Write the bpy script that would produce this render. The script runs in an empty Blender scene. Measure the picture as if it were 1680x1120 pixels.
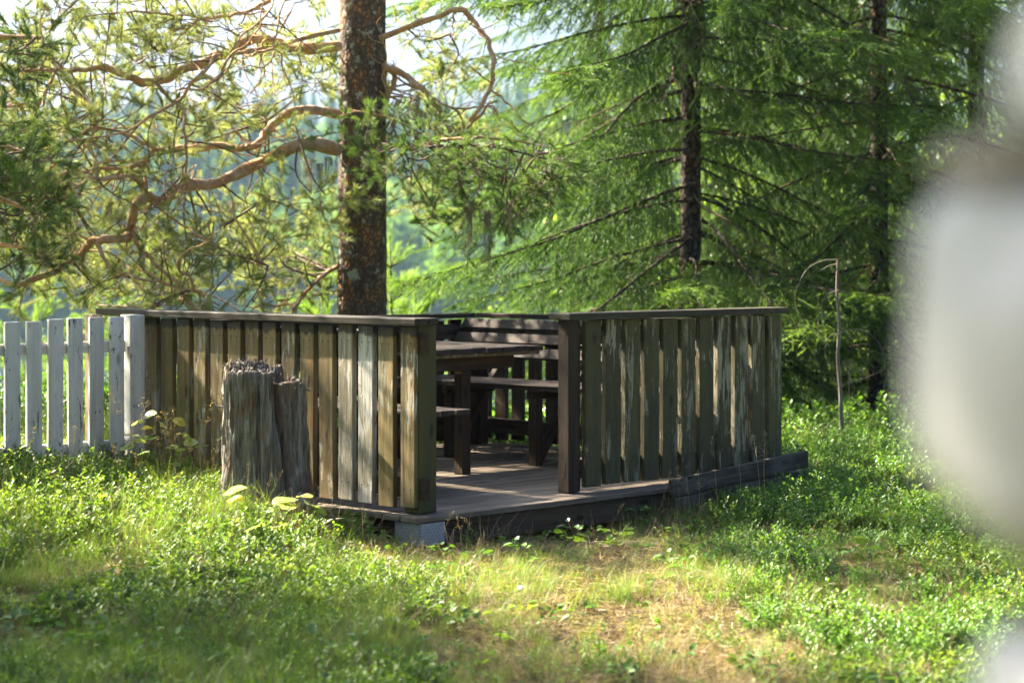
import bpy, bmesh, math, random
import numpy as np
from mathutils import Vector, Matrix, Euler
R = math.radians
rng = np.random.default_rng(7)
random.seed(7)
SC = bpy.context.scene
COL = SC.collection

# ------------------------------------------------------------------ camera, sky, sun, exposure
HC = 1.238                 # camera height above the deck floor (deck floor is z = 0)
FPX = 3266.7               # focal length in photo pixels (70 mm on 36 mm, 1680 px wide)
cam_d = bpy.data.cameras.new('camera'); cam = bpy.data.objects.new('camera', cam_d); COL.objects.link(cam)
cam.location = (0, 0, HC); cam.rotation_euler = (R(90), 0, 0)
cam_d.lens = 70; cam_d.sensor_width = 36; cam_d.shift_y = -140/1680
cam_d.clip_start = 0.05; cam_d.clip_end = 3000
cam_d.dof.use_dof = True; cam_d.dof.focus_distance = 10.3; cam_d.dof.aperture_fstop = 2.6
SC.camera = cam
SUN_AZ, SUN_EL = R(35), R(39)          # azimuth measured from -X towards +Y
sun_dir = Vector((-math.cos(SUN_AZ)*math.cos(SUN_EL), math.sin(SUN_AZ)*math.cos(SUN_EL), math.sin(SUN_EL)))
W = bpy.data.worlds.new('World'); SC.world = W; W.use_nodes = True
wn = W.node_tree; bg = wn.nodes['Background']
sky = wn.nodes.new('ShaderNodeTexSky'); sky.sky_type = 'NISHITA'; sky.sun_disc = False
sky.sun_elevation = SUN_EL; sky.sun_rotation = math.atan2(sun_dir.x, sun_dir.y)
sky.altitude = 0; sky.air_density = 0.6; sky.dust_density = 8.0; sky.ozone_density = 10.0
wn.links.new(sky.outputs[0], bg.inputs[0]); bg.inputs[1].default_value = 0.062
sd = bpy.data.lights.new('sun', 'SUN'); so = bpy.data.objects.new('sun', sd); COL.objects.link(so)
sd.energy = 5.0; sd.angle = R(0.6); sd.color = (1.0, 0.93, 0.82)
so.rotation_euler = (-sun_dir).to_track_quat('-Z', 'Y').to_euler(); so.location = (-8, 4, 12)
SC.view_settings.view_transform = 'Standard'; SC.view_settings.look = 'None'
SC.view_settings.gamma = 1.0; SC.view_settings.use_curve_mapping = False
SC.view_settings.exposure = 3.08
SC.view_settings.use_white_balance = True; SC.view_settings.white_balance_temperature = 7250   # camera set for open shade
cy = SC.cycles
cy.max_bounces = 6; cy.diffuse_bounces = 3; cy.glossy_bounces = 2; cy.transmission_bounces = 5
cy.transparent_max_bounces = 4; cy.volume_bounces = 0
cy.caustics_reflective = False; cy.caustics_refractive = False; cy.sample_clamp_indirect = 6
cy.use_denoising = True
cy.use_adaptive_sampling = True; cy.adaptive_threshold = 0.02

# ------------------------------------------------------------------ helpers
def P(px, py, Y):                       # a photo pixel at a depth -> point
    return Vector(((px-840)/FPX*Y, Y, HC-(py-420)/FPX*Y))
def PZ(px, py, z):                      # a photo pixel on a level plane -> point
    Y = FPX*(HC-z)/(py-420); return Vector(((px-840)/FPX*Y, Y, z))
def sstep(x): x = np.clip(x, 0, 1); return x*x*(3-2*x)
def _hash(ix, iy, iz):
    n = (ix*374761393 + iy*668265263 + iz*2147483647 + 1013904223).astype(np.int64) & 0xffffffff
    n = ((n ^ (n >> 13))*1274126177) & 0xffffffff
    n = (n ^ (n >> 16)) & 0xffffffff
    return n/4294967295.0
def vnoise(x, y, z=0.0):
    x, y, z = np.broadcast_arrays(np.asarray(x, float), np.asarray(y, float), np.asarray(z, float))
    ix, iy, iz = np.floor(x).astype(np.int64), np.floor(y).astype(np.int64), np.floor(z).astype(np.int64)
    fx, fy, fz = sstep(x-ix), sstep(y-iy), sstep(z-iz)
    r = 0
    for dx in (0, 1):
        for dy in (0, 1):
            for dz in (0, 1):
                w = (fx if dx else 1-fx)*(fy if dy else 1-fy)*(fz if dz else 1-fz)
                r = r + w*_hash(ix+dx, iy+dy, iz+dz)
    return r
def fbm(x, y, z=0.0, o=4):
    s, a, t = 0, 0.5, 0
    x, y, z = np.asarray(x, float), np.asarray(y, float), np.asarray(z, float)
    for i in range(o):
        s = s + a*vnoise(x*2**i+17.3*i, y*2**i-9.1*i, z*2**i+3.7*i); t += a; a *= .5
    return s/t

def mesh(name, v, f, mats=(), smooth=False, midx=None):
    v = np.asarray(v, float).reshape(-1, 3)
    me = bpy.data.meshes.new(name)
    f = np.asarray(f) if not isinstance(f, list) else f
    if isinstance(f, list):
        me.from_pydata(v.tolist(), [], f)
    else:
        n, k = f.shape
        me.vertices.add(len(v)); me.vertices.foreach_set('co', v.ravel())
        me.loops.add(n*k); me.loops.foreach_set('vertex_index', f.astype(np.int32).ravel())
        me.polygons.add(n); me.polygons.foreach_set('loop_start', np.arange(0, n*k, k, dtype=np.int32))
        try: me.polygons.foreach_set('loop_total', np.full(n, k, np.int32))
        except Exception: pass
        me.update(calc_edges=True)
    for m in (mats if isinstance(mats, (list, tuple)) else [mats]): me.materials.append(m)
    if midx is not None: me.polygons.foreach_set('material_index', np.asarray(midx, np.int32))
    if smooth: me.polygons.foreach_set('use_smooth', np.ones(len(me.polygons), bool))
    me.update()
    return me
def obj(name, me, parent=None, loc=(0,0,0), rot=(0,0,0), scale=(1,1,1)):
    o = bpy.data.objects.new(name, me); COL.objects.link(o)
    o.location = loc; o.rotation_euler = rot; o.scale = scale
    if parent is not None: o.parent = parent
    return o
def tag(o, label=None, cat=None, group=None, kind=None):
    if label: o['label'] = label
    if cat: o['category'] = cat
    if group: o['group'] = group
    if kind: o['kind'] = kind
    return o
def thing(name, label, cat, loc=(0,0,0), rotz=0, group=None):
    o = obj(name, None, None, loc, (0, 0, rotz)); o.empty_display_size = .1
    return tag(o, label, cat, group)

class Geo:                               # collects triangles / quads into one mesh (all as quads or tris lists)
    def __init__(s): s.v = []; s.f = []; s.m = []; s.n = 0
    def add(s, v, f, m=0):
        v = np.asarray(v, float).reshape(-1, 3); f = np.asarray(f)
        s.v.append(v); s.f.append(f+s.n); s.m.append(np.full(len(f), m)); s.n += len(v)
    def build(s, name, mats, smooth=False):
        v = np.concatenate(s.v)
        ks = {f.shape[1] for f in s.f}
        if len(ks) == 1:
            return mesh(name, v, np.concatenate(s.f), mats, smooth, np.concatenate(s.m))
        fl, ml = [], []
        for f, m in zip(s.f, s.m): fl += f.tolist(); ml += m.tolist()
        return mesh(name, v, fl, mats, smooth, ml)

def catmull(pts, n):
    pts = np.asarray(pts, float)
    if len(pts) < 3:
        t = np.linspace(0, 1, n)[:, None]; return pts[0]*(1-t)+pts[-1]*t
    p = np.vstack([2*pts[0]-pts[1], pts, 2*pts[-1]-pts[-2]])
    out = []; segs = len(pts)-1; tt = np.linspace(0, segs, n)
    for t in tt:
        i = min(int(t), segs-1); u = t-i; a, b, c, d = p[i], p[i+1], p[i+2], p[i+3]
        out.append(.5*((2*b)+(-a+c)*u+(2*a-5*b+4*c-d)*u*u+(-a+3*b-3*c+d)*u**3))
    return np.array(out)
def tube(path, rad, k=6, cap=False):
    path = np.asarray(path, float); n = len(path); rad = np.broadcast_to(rad, (n,))
    d = np.gradient(path, axis=0); d /= np.linalg.norm(d, axis=1, keepdims=True)+1e-9
    up = np.array([0, 0, 1.0]) if abs(d[0, 2]) < .9 else np.array([1.0, 0, 0])
    a = np.cross(d, up); a /= np.linalg.norm(a, axis=1, keepdims=True)+1e-9
    b = np.cross(a, d)
    th = np.linspace(0, 2*np.pi, k, endpoint=False)
    v = path[:, None, :]+rad[:, None, None]*(np.cos(th)[None, :, None]*a[:, None, :]+np.sin(th)[None, :, None]*b[:, None, :])
    i = np.arange(n-1)[:, None]*k; j = np.arange(k)[None, :]; j2 = (j+1) % k
    f = np.stack([i+j, i+j2, i+k+j2, i+k+j], -1).reshape(-1, 4)
    return v.reshape(-1, 3), f
def needles(base, dirs, L, w):           # flat triangles from base points along dirs
    n = len(base); dirs = dirs/(np.linalg.norm(dirs, axis=1, keepdims=True)+1e-9)
    side = np.cross(dirs, rng.normal(size=(n, 3))); side /= np.linalg.norm(side, axis=1, keepdims=True)+1e-9
    L = np.broadcast_to(L, (n,))[:, None]
    v = np.stack([base-side*w/2, base+side*w/2, base+dirs*L*.6+side*w*.45, base+dirs*L], 1)
    v[:, 2] = base+dirs*L*.6+side*w*.4
    v4 = np.stack([base-side*w/2, base+side*w/2, base+dirs*L], 1).reshape(-1, 3)
    return v4, np.arange(n*3).reshape(n, 3)

# ------------------------------------------------------------------ materials
class NT:
    def __init__(s, name):
        s.m = bpy.data.materials.new(name); s.m.use_nodes = True; s.t = s.m.node_tree; s.n = s.t.nodes; s.l = s.t.links
        s.bsdf = s.n['Principled BSDF']; s.out = s.n['Material Output']
    def new(s, ty, **kw):
        x = s.n.new(ty)
        for k, v in kw.items(): setattr(x, k, v)
        return x
    def link(s, a, b): s.l.new(a, b)
    def tc(s, kind='Object', scale=(1,1,1), rnd=True):
        c = s.new('ShaderNodeTexCoord'); mp = s.new('ShaderNodeMapping'); mp.inputs['Scale'].default_value = scale
        s.link(c.outputs[kind], mp.inputs['Vector'])
        if rnd:
            oi = s.new('ShaderNodeObjectInfo'); mu = s.new('ShaderNodeMath', operation='MULTIPLY'); mu.inputs[1].default_value = 91.7
            s.link(oi.outputs['Random'], mu.inputs[0]); cb = s.new('ShaderNodeCombineXYZ')
            for i in range(3): s.link(mu.outputs[0], cb.inputs[i])
            s.link(cb.outputs[0], mp.inputs['Location'])
        return mp.outputs[0]
    def noise(s, vec, scale=1, detail=5, rough=.6, dist=0):
        x = s.new('ShaderNodeTexNoise'); x.inputs['Scale'].default_value = scale; x.inputs['Detail'].default_value = detail
        x.inputs['Roughness'].default_value = rough; x.inputs['Distortion'].default_value = dist
        s.link(vec, x.inputs['Vector']); return x.outputs['Fac']
    def ramp(s, fac, stops, interp='LINEAR'):
        x = s.new('ShaderNodeValToRGB'); cr = x.color_ramp; cr.interpolation = interp
        while len(cr.elements) < len(stops): cr.elements.new(.5)
        for e, (p, c) in zip(cr.elements, stops):
            e.position = p; e.color = (c, c, c, 1) if isinstance(c, (int, float)) else (*c, 1)
        s.link(fac, x.inputs[0]); return x.outputs[0]
    def mix(s, fac, a, b, mode='MIX'):
        x = s.new('ShaderNodeMix', data_type='RGBA', blend_type=mode)
        for v, i in ((fac, 0), (a, 6), (b, 7)):
            if isinstance(v, (int, float)): x.inputs[i].default_value = v if i == 0 else (v, v, v, 1)
            elif isinstance(v, tuple): x.inputs[i].default_value = (*v, 1)
            else: s.link(v, x.inputs[i])
        return x.outputs[2]
    def bump(s, h, strength=.4, dist=.01, prev=None):
        x = s.new('ShaderNodeBump'); x.inputs['Strength'].default_value = strength; x.inputs['Distance'].default_value = dist
        s.link(h, x.inputs['Height'])
        if prev is not None: s.link(prev, x.inputs['Normal'])
        return x.outputs[0]
    def fin(s, col=None, rough=.8, nrm=None, spec=.3):
        if col is not None:
            if isinstance(col, tuple): s.bsdf.inputs['Base Color'].default_value = (*col, 1)
            else: s.link(col, s.bsdf.inputs['Base Color'])
        if isinstance(rough, (int, float)): s.bsdf.inputs['Roughness'].default_value = rough
        else: s.link(rough, s.bsdf.inputs['Roughness'])
        s.bsdf.inputs['Specular IOR Level'].default_value = spec
        if nrm is not None: s.link(nrm, s.bsdf.inputs['Normal'])
        return s.m

def wood_mat(name, dark, mid, light, peel=None, peel_amt=.5, stain=None, rough=.75, spec=.35, endstain=False, rust=None, speck=None, nails=None):
    """boards run along local X: grain, knots, weathering, flaking paint"""
    s = NT(name)
    g = s.tc(scale=(1.3, 26, 26)); g2 = s.tc(scale=(3, 90, 90)); b = s.tc(scale=(2.2, 7, 7)); f = s.tc(scale=(5, 34, 34))
    grain = s.noise(g, 1.0, 6, .65, .35); fine = s.noise(g2, 1.0, 3, .6); blot = s.noise(b, 1.2, 4, .6)
    col = s.ramp(grain, [(.28, dark), (.5, mid), (.72, light)])
    col = s.mix(s.ramp(blot, [(.35, 0.0), (.7, .55)]), col, s.mix(.5, col, dark))
    oi = s.new('ShaderNodeObjectInfo')
    col = s.mix(.8, col, s.ramp(oi.outputs['Random'], [(0, .72), (.5, 1.0), (1, 1.22)]), 'MULTIPLY')
    kv = s.new('ShaderNodeTexVoronoi'); kv.inputs['Scale'].default_value = 1.0
    s.link(s.tc(scale=(3.2, 9, 9)), kv.inputs['Vector'])
    knot = s.ramp(kv.outputs['Distance'], [(.06, 1.0), (.16, 0.0)])
    col = s.mix(s.mix(.8, knot, 1.0, 'MULTIPLY'), col, tuple(x*.5 for x in dark))
    if rust is not None:
        rn = s.noise(s.tc(scale=(1.6, 14, 14)), 1.0, 4, .6)
        col = s.mix(s.ramp(rn, [(.58, 0.0), (.68, .85)]), col, rust)
    h = grain
    if peel is not None:
        pn = s.noise(f, 1.0, 6, .72, .3); big = s.noise(s.tc(scale=(1.1, 4, 4)), 1.3, 2, .5)
        ad = s.new('ShaderNodeMath', operation='MULTIPLY_ADD'); s.link(big, ad.inputs[0]); ad.inputs[1].default_value = .55; s.link(pn, ad.inputs[2])
        mk = s.ramp(ad.outputs[0], [(1.02-peel_amt*.36, 0.0), (1.06-peel_amt*.36, 1.0)])
        col = s.mix(mk, col, s.mix(s.ramp(fine, [(.3, 0.0), (.7, 1.0)]), peel, tuple(x*.6 for x in peel)))
        h = s.mix(.5, grain, mk, 'SUBTRACT')
    if stain is not None:
        sn = s.noise(s.tc(scale=(3, 6, 6)), 1.5, 5, .7)
        col = s.mix(s.ramp(sn, [(.5, 0.0), (.72, .8)]), col, stain)
    if endstain:
        c = s.new('ShaderNodeTexCoord'); sp = s.new('ShaderNodeSeparateXYZ'); s.link(c.outputs['Generated'], sp.inputs[0])
        ad = s.new('ShaderNodeMath', operation='MULTIPLY_ADD'); s.link(s.noise(f, .8, 4, .6), ad.inputs[0]); ad.inputs[1].default_value = .09
        s.link(sp.outputs[0], ad.inputs[2])
        col = s.mix(s.ramp(ad.outputs[0], [(.985, 0.0), (1.015, .85)]), col, (.018, .016, .014))
    if speck is not None:
        sk = s.noise(s.tc(scale=(26, 60, 60)), 1.0, 3, .55); sb = s.noise(s.tc(scale=(3, 8, 8)), 1.0, 2, .5)
        ad = s.new('ShaderNodeMath', operation='MULTIPLY_ADD'); s.link(sb, ad.inputs[0]); ad.inputs[1].default_value = .5; s.link(sk, ad.inputs[2])
        col = s.mix(s.ramp(ad.outputs[0], [(.93, 0.0), (.99, .9)]), col, speck)
    if nails is not None:
        c = s.new('ShaderNodeTexCoord'); sp = s.new('ShaderNodeSeparateXYZ'); s.link(c.outputs['Object'], sp.inputs[0])
        def mth(op, a, b=0.0):
            x = s.new('ShaderNodeMath', operation=op)
            for i_, q_ in enumerate((a, b)):
                if isinstance(q_, (int, float)): x.inputs[i_].default_value = q_
                else: s.link(q_, x.inputs[i_])
            return x.outputs[0]
        dy = mth('ABSOLUTE', mth('SUBTRACT', mth('ABSOLUTE', sp.outputs[1]), .024))
        dot = run = None
        for nx in nails:
            dx = mth('SUBTRACT', sp.outputs[0], nx); d2 = mth('SQRT', mth('ADD', mth('MULTIPLY', dx, dx), mth('MULTIPLY', dy, dy)))
            k1 = mth('LESS_THAN', d2, .0042)
            k2 = mth('MULTIPLY', mth('LESS_THAN', dx, 0.0), mth('MULTIPLY', mth('LESS_THAN', dy, .0045), mth('MAXIMUM', 0.0, mth('ADD', 1.0, mth('MULTIPLY', dx, 9.0)))))
            dot = k1 if dot is None else mth('MAXIMUM', dot, k1); run = k2 if run is None else mth('MAXIMUM', run, k2)
        col = s.mix(mth('MULTIPLY', mth('MULTIPLY', run, s.noise(f, 1.5, 3, .6)), .8), col, (.05, .028, .014))
        col = s.mix(dot, col, (.02, .014, .010))
    nb = s.bump(fine, .35, .004); nb = s.bump(h, .7, .006, nb)
    return s.fin(col, s.ramp(grain, [(.3, rough-.12), (.7, rough+.1)]), nb, spec)

def leaf_mat(name, c1, c2, c3, trans=.4, rough=.45, spec=.4, clump=None):
    s = NT(name)
    oi = s.new('ShaderNodeObjectInfo'); ge = s.new('ShaderNodeNewGeometry')
    ad = s.new('ShaderNodeMath', operation='MULTIPLY_ADD'); s.link(ge.outputs['Random Per Island'], ad.inputs[0]); ad.inputs[1].default_value = .45 if clump is None else .25
    mu = s.new('ShaderNodeMath', operation='MULTIPLY'); s.link(oi.outputs['Random'], mu.inputs[0]); mu.inputs[1].default_value = .55 if clump is None else .25
    s.link(mu.outputs[0], ad.inputs[2]); fac = ad.outputs[0]
    if clump is not None:
        a2 = s.new('ShaderNodeMath', operation='MULTIPLY_ADD'); s.link(s.noise(s.tc(), clump, 3, .6), a2.inputs[0]); a2.inputs[1].default_value = 1.1
        a3 = s.new('ShaderNodeMath', operation='ADD'); s.link(fac, a3.inputs[0]); a3.inputs[1].default_value = -.30; s.link(a3.outputs[0], a2.inputs[2]); fac = a2.outputs[0]
    col = s.ramp(fac, [(.1, c1), (.5, c2), (.93, c3)])
    s.fin(col, rough, None, spec)
    tr = s.new('ShaderNodeBsdfTranslucent'); s.link(s.mix(1.0, col, (1.5, 1.45, .75), 'MULTIPLY'), tr.inputs[0])
    mx = s.new('ShaderNodeMixShader'); mx.inputs[0].default_value = trans
    s.link(s.bsdf.outputs[0], mx.inputs[1]); s.link(tr.outputs[0], mx.inputs[2]); s.link(mx.outputs[0], s.out.inputs[0])
    return s.m

def bark_mat(name, cols, sc=(9, 9, 3.2), orange=None, lichen=None, bumpd=.02, cdark=.35, cw=.2):
    s = NT(name)
    v = s.tc(scale=sc, rnd=False)
    n0 = s.noise(s.tc(scale=(3, 3, 2), rnd=False), 3, 3, .5)
    dv = s.new('ShaderNodeVectorMath', operation='SCALE'); cb = s.new('ShaderNodeCombineXYZ')
    for i in range(3): s.link(n0, cb.inputs[i])
    s.link(cb.outputs[0], dv.inputs[0]); dv.inputs['Scale'].default_value = 1.2
    av = s.new('ShaderNodeVectorMath', operation='ADD'); s.link(v, av.inputs[0]); s.link(dv.outputs[0], av.inputs[1])
    vo = s.new('ShaderNodeTexVoronoi', feature='DISTANCE_TO_EDGE'); s.link(av.outputs[0], vo.inputs['Vector']); vo.inputs['Scale'].default_value = 1.4
    crack = s.ramp(vo.outputs['Distance'], [(.0, 0.0), (cw, 1.0)])
    n1 = s.noise(s.tc(scale=(14, 14, 7), rnd=False), 1.3, 6, .7)
    col = s.ramp(n1, [(.3, cols[0]), (.5, cols[1]), (.72, cols[2])])
    if orange is not None:
        n2 = s.noise(s.tc(scale=(5, 5, 3), rnd=False), 1.6, 5, .65)
        col = s.mix(s.ramp(n2, [(.5, 0.0), (.6, .85)]), col, orange)
    col = s.mix(crack, tuple(c*cdark for c in cols[0]), col)
    if lichen is not None:
        n3 = s.noise(s.tc(scale=(9, 9, 8), rnd=False), 1.5, 4, .6); n4 = s.noise(s.tc(scale=(1.2, 1.2, 1.2), rnd=False), 1.2, 1, .5)
        ml = s.mix(1.0, s.ramp(n3, [(.6, 0.0), (.63, 1.0)]), s.ramp(n4, [(.42, 0.0), (.55, 1.0)]), 'MULTIPLY')
        col = s.mix(ml, col, lichen)
    nb = s.bump(crack, .8, bumpd); nb = s.bump(n1, .6, bumpd*.6, nb)
    return s.fin(col, .9, nb, .2)

M = {}
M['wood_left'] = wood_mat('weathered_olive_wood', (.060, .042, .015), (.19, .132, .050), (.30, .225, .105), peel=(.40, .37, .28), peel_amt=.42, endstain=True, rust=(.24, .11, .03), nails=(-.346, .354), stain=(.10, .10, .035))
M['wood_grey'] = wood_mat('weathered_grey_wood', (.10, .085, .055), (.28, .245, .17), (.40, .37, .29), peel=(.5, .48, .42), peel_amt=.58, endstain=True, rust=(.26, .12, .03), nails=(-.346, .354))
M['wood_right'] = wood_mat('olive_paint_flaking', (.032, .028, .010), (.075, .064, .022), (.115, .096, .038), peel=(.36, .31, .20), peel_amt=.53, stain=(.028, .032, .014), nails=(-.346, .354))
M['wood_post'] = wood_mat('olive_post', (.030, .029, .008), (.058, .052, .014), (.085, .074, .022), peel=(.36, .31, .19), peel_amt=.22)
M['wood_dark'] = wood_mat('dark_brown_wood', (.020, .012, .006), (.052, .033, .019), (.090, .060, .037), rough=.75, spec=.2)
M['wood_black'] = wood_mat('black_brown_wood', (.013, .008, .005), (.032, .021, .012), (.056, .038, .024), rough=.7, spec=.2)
M['wood_cap'] = wood_mat('dark_grey_cap', (.022, .018, .011), (.044, .037, .024), (.075, .063, .043), rough=.75, spec=.2, stain=(.030, .026, .013))
M['wood_deck'] = wood_mat('grey_deck_wood', (.065, .049, .034), (.15, .12, .088), (.24, .20, .155), rough=.75, spec=.25, stain=(.085, .06, .038))
M['wood_bench'] = wood_mat('weathered_bench_wood', (.020, .014, .010), (.050, .036, .027), (.092, .070, .055), rough=.75, spec=.15)
M['wood_plank'] = wood_mat('old_plank_wood', (.034, .027, .018), (.095, .078, .056), (.17, .145, .11), stain=(.16, .145, .12), rough=.85, spec=.15)
M['wood_fascia'] = wood_mat('dark_fascia_wood', (.030, .021, .012), (.066, .048, .030), (.10, .077, .052), rough=.9, spec=.1)
M['paint_white'] = wood_mat('worn_white_paint', (.46, .455, .42), (.62, .61, .575), (.70, .69, .655), peel=(.10, .11, .09), peel_amt=.30, stain=(.38, .40, .35), rough=.8, speck=(.025, .027, .024))
M['paint_cream'] = wood_mat('cream_paint', (.45, .42, .36), (.62, .58, .50), (.7, .66, .58), peel=(.2, .15, .1), peel_amt=.3)
M['wood_brown'] = wood_mat('brown_post_wood', (.10, .07, .04), (.24, .17, .10), (.34, .26, .17))
M['pine_bark'] = bark_mat('pine_bark', ((.055, .040, .031), (.125, .088, .066), (.22, .16, .12)), sc=(24, 24, 15), orange=(.36, .165, .055), lichen=(.30, .34, .27), bumpd=.008, cdark=1.0, cw=.28)
M['pine_limb'] = bark_mat('pine_limb_bark', ((.28, .16, .09), (.50, .33, .20), (.62, .48, .34)), sc=(40, 40, 40), orange=(.55, .28, .12), bumpd=.004, cdark=.75, cw=.08)
M['twig'] = NT('twig_bark').fin((.13, .085, .055), .85)
M['dead_twig'] = NT('dead_twig').fin((.15, .125, .10), .9)
M['spruce_bark'] = bark_mat('spruce_bark', ((.03, .022, .018), (.075, .052, .040), (.13, .095, .075)), sc=(16, 16, 9), orange=(.15, .08, .04), bumpd=.012)
M['pine_needle'] = leaf_mat('pine_needles', (.12, .18, .05), (.23, .28, .10), (.38, .40, .20), trans=.42, rough=.5)
M['pine_needle_dark'] = leaf_mat('dark_pine_needles', (.04, .09, .02), (.08, .15, .035), (.13, .20, .05), trans=.36, rough=.5)  # darker copy of the pine needles; holds the shade of the hanging branch
M['young_needle'] = leaf_mat('young_pine_needles', (.10, .20, .04), (.15, .27, .05), (.22, .33, .08), trans=.45, rough=.5)
M['spruce_needle'] = leaf_mat('spruce_needles', (.020, .058, .011), (.052, .125, .016), (.14, .24, .03), trans=.36, rough=.5, clump=4.5)
M['spruce_tip'] = leaf_mat('fresh_spruce_tips', (.07, .15, .02), (.125, .235, .03), (.20, .31, .05), trans=.42, rough=.5)
M['birch_leaf'] = leaf_mat('birch_leaves', (.09, .17, .02), (.15, .25, .035), (.22, .30, .05), trans=.5, rough=.5)
M['berry_leaf'] = leaf_mat('lingonberry_leaves', (.055, .125, .018), (.11, .20, .03), (.21, .29, .05), trans=.42, rough=.5, spec=.35)
M['bilberry_leaf'] = leaf_mat('bilberry_leaves', (.05, .13, .016), (.085, .20, .026), (.16, .28, .045), trans=.42, rough=.45)
M['grass'] = leaf_mat('green_grass', (.07, .15, .02), (.13, .22, .033), (.27, .30, .09), trans=.42, rough=.5)
M['straw'] = leaf_mat('dry_straw', (.22, .16, .075), (.34, .27, .14), (.46, .38, .23), trans=.3, rough=.6)
M['dry_stem'] = NT('dry_stem').fin((.20, .135, .085), .85)
M['litter'] = leaf_mat('needle_litter', (.10, .055, .028), (.19, .115, .06), (.32, .22, .13), trans=.1, rough=.8)
M['aspen_leaf'] = leaf_mat('aspen_leaves', (.18, .29, .06), (.32, .41, .13), (.52, .53, .26), trans=.45, rough=.4)
M['aspen_yellow'] = leaf_mat('yellow_aspen_leaves', (.45, .40, .05), (.55, .48, .08), (.6, .55, .2), trans=.5, rough=.4)
M['hill_leaf'] = leaf_mat('far_broadleaf', (.06, .135, .04), (.10, .19, .05), (.16, .25, .065), trans=.42, rough=1.0, spec=0.0)
M['hill_needle'] = leaf_mat('far_conifer', (.03, .085, .035), (.055, .12, .045), (.09, .16, .05), trans=.3, rough=1.0, spec=0.0)
M['lichen'] = leaf_mat('beard_lichen', (.20, .18, .12), (.30, .27, .19), (.40, .37, .28), trans=.3, rough=.8)
M['birch_bark'] = NT('birch_bark').fin((.5, .48, .44), .7)
def m_ground():
    s = NT('forest_floor')
    p = s.tc(scale=(1, 1, 1), rnd=False)
    a = s.noise(p, 1.3, 5, .6); b = s.noise(p, 9, 5, .65); c = s.noise(p, 60, 4, .7)
    col = s.ramp(b, [(.3, (.055, .075, .016)), (.45, (.11, .135, .025)), (.58, (.19, .19, .05)), (.72, (.17, .125, .055))])
    col = s.mix(s.ramp(a, [(.42, 0.0), (.66, .7)]), col, s.ramp(c, [(.3, (.075, .045, .026)), (.55, (.20, .14, .065)), (.75, (.30, .23, .12))]))
    at = s.new('ShaderNodeAttribute', attribute_name='path')
    col = s.mix(s.mix(.9, at.outputs['Fac'], s.ramp(b, [(.3, .5), (.6, 1.0)]), 'MULTIPLY'), col, s.ramp(c, [(.3, (.09, .065, .03)), (.5, (.20, .15, .07)), (.72, (.34, .27, .15))]))
    nb = s.bump(c, .8, .012); nb = s.bump(b, .7, .04, nb)
    return s.fin(col, .95, nb, .15)
M['ground'] = m_ground()
def m_water():
    s = NT('lake_water'); p = s.tc(scale=(.6, 1.6, 1), rnd=False)
    return s.fin((.02, .035, .04), .12, s.bump(s.noise(p, 1.5, 3, .6), .25, .05), .5)
M['water'] = m_water()
def m_metal():
    s = NT('galvanised_perforated_steel')
    p = s.tc(scale=(1, 1, 1), rnd=False)
    # staggered rows of punched holes, 14 mm apart, on the plate's local X-Z face
    sp = s.new('ShaderNodeSeparateXYZ'); s.link(p, sp.inputs[0])
    def mth(op, a, b=None):
        x = s.new('ShaderNodeMath', operation=op)
        for i, q in enumerate((a, b)):
            if q is None: continue
            if isinstance(q, (int, float)): x.inputs[i].default_value = q
            else: s.link(q, x.inputs[i])
        return x.outputs[0]
    z = mth('DIVIDE', sp.outputs[2], .0155); row = mth('FLOOR', z)
    x = mth('ADD', mth('DIVIDE', sp.outputs[0], .021), mth('MULTIPLY', mth('MODULO', mth('ADD', row, 40), 2), .5))
    fx = mth('MULTIPLY', mth('SUBTRACT', mth('FRACT', x), .5), .021); fz = mth('MULTIPLY', mth('SUBTRACT', mth('FRACT', z), .5), .0155)
    d = mth('SQRT', mth('ADD', mth('MULTIPLY', fx, fx), mth('MULTIPLY', fz, fz)))
    hole = s.ramp(d, [(.0028, 1.0), (.0036, 0.0)])
    n = s.noise(p, 30, 4, .6)
    col = s.mix(hole, s.ramp(n, [(.3, (.23, .255, .275)), (.7, (.38, .41, .435))]), (.02, .02, .02))
    rust = s.ramp(s.noise(p, 16, 5, .75), [(.55, 0.0), (.68, .8)])
    col = s.mix(rust, col, (.15, .095, .05))
    s.bsdf.inputs['Metallic'].default_value = .35
    return s.fin(col, .5, None, .4)
M['metal'] = m_metal()
def m_stone(name, c1, c2, c3, sc=18):
    s = NT(name); p = s.tc(scale=(1, 1, 1))
    n = s.noise(p, sc, 6, .6); b = s.noise(p, sc*.3, 3, .5)
    col = s.mix(s.ramp(b, [(.35, 0.0), (.65, 1.0)]), s.ramp(n, [(.3, c1), (.6, c2)]), s.ramp(n, [(.3, c2), (.7, c3)]))
    return s.fin(col, .85, s.bump(n, .5, .006), .3)
M['pale_stone'] = m_stone('whitewashed_stone', (.215, .215, .20), (.28, .28, .265), (.33, .33, .315), 9)
M['mortar'] = m_stone('dark_mortar', (.13, .11, .09), (.20, .175, .15), (.27, .24, .21), 30)
M['grey_stone'] = m_stone('grey_stone', (.20, .21, .22), (.32, .33, .34), (.45, .46, .47), 60)
M['pale_lump'] = m_stone('pale_fungus', (.20, .17, .16), (.28, .245, .235), (.36, .32, .31), 60)
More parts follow.
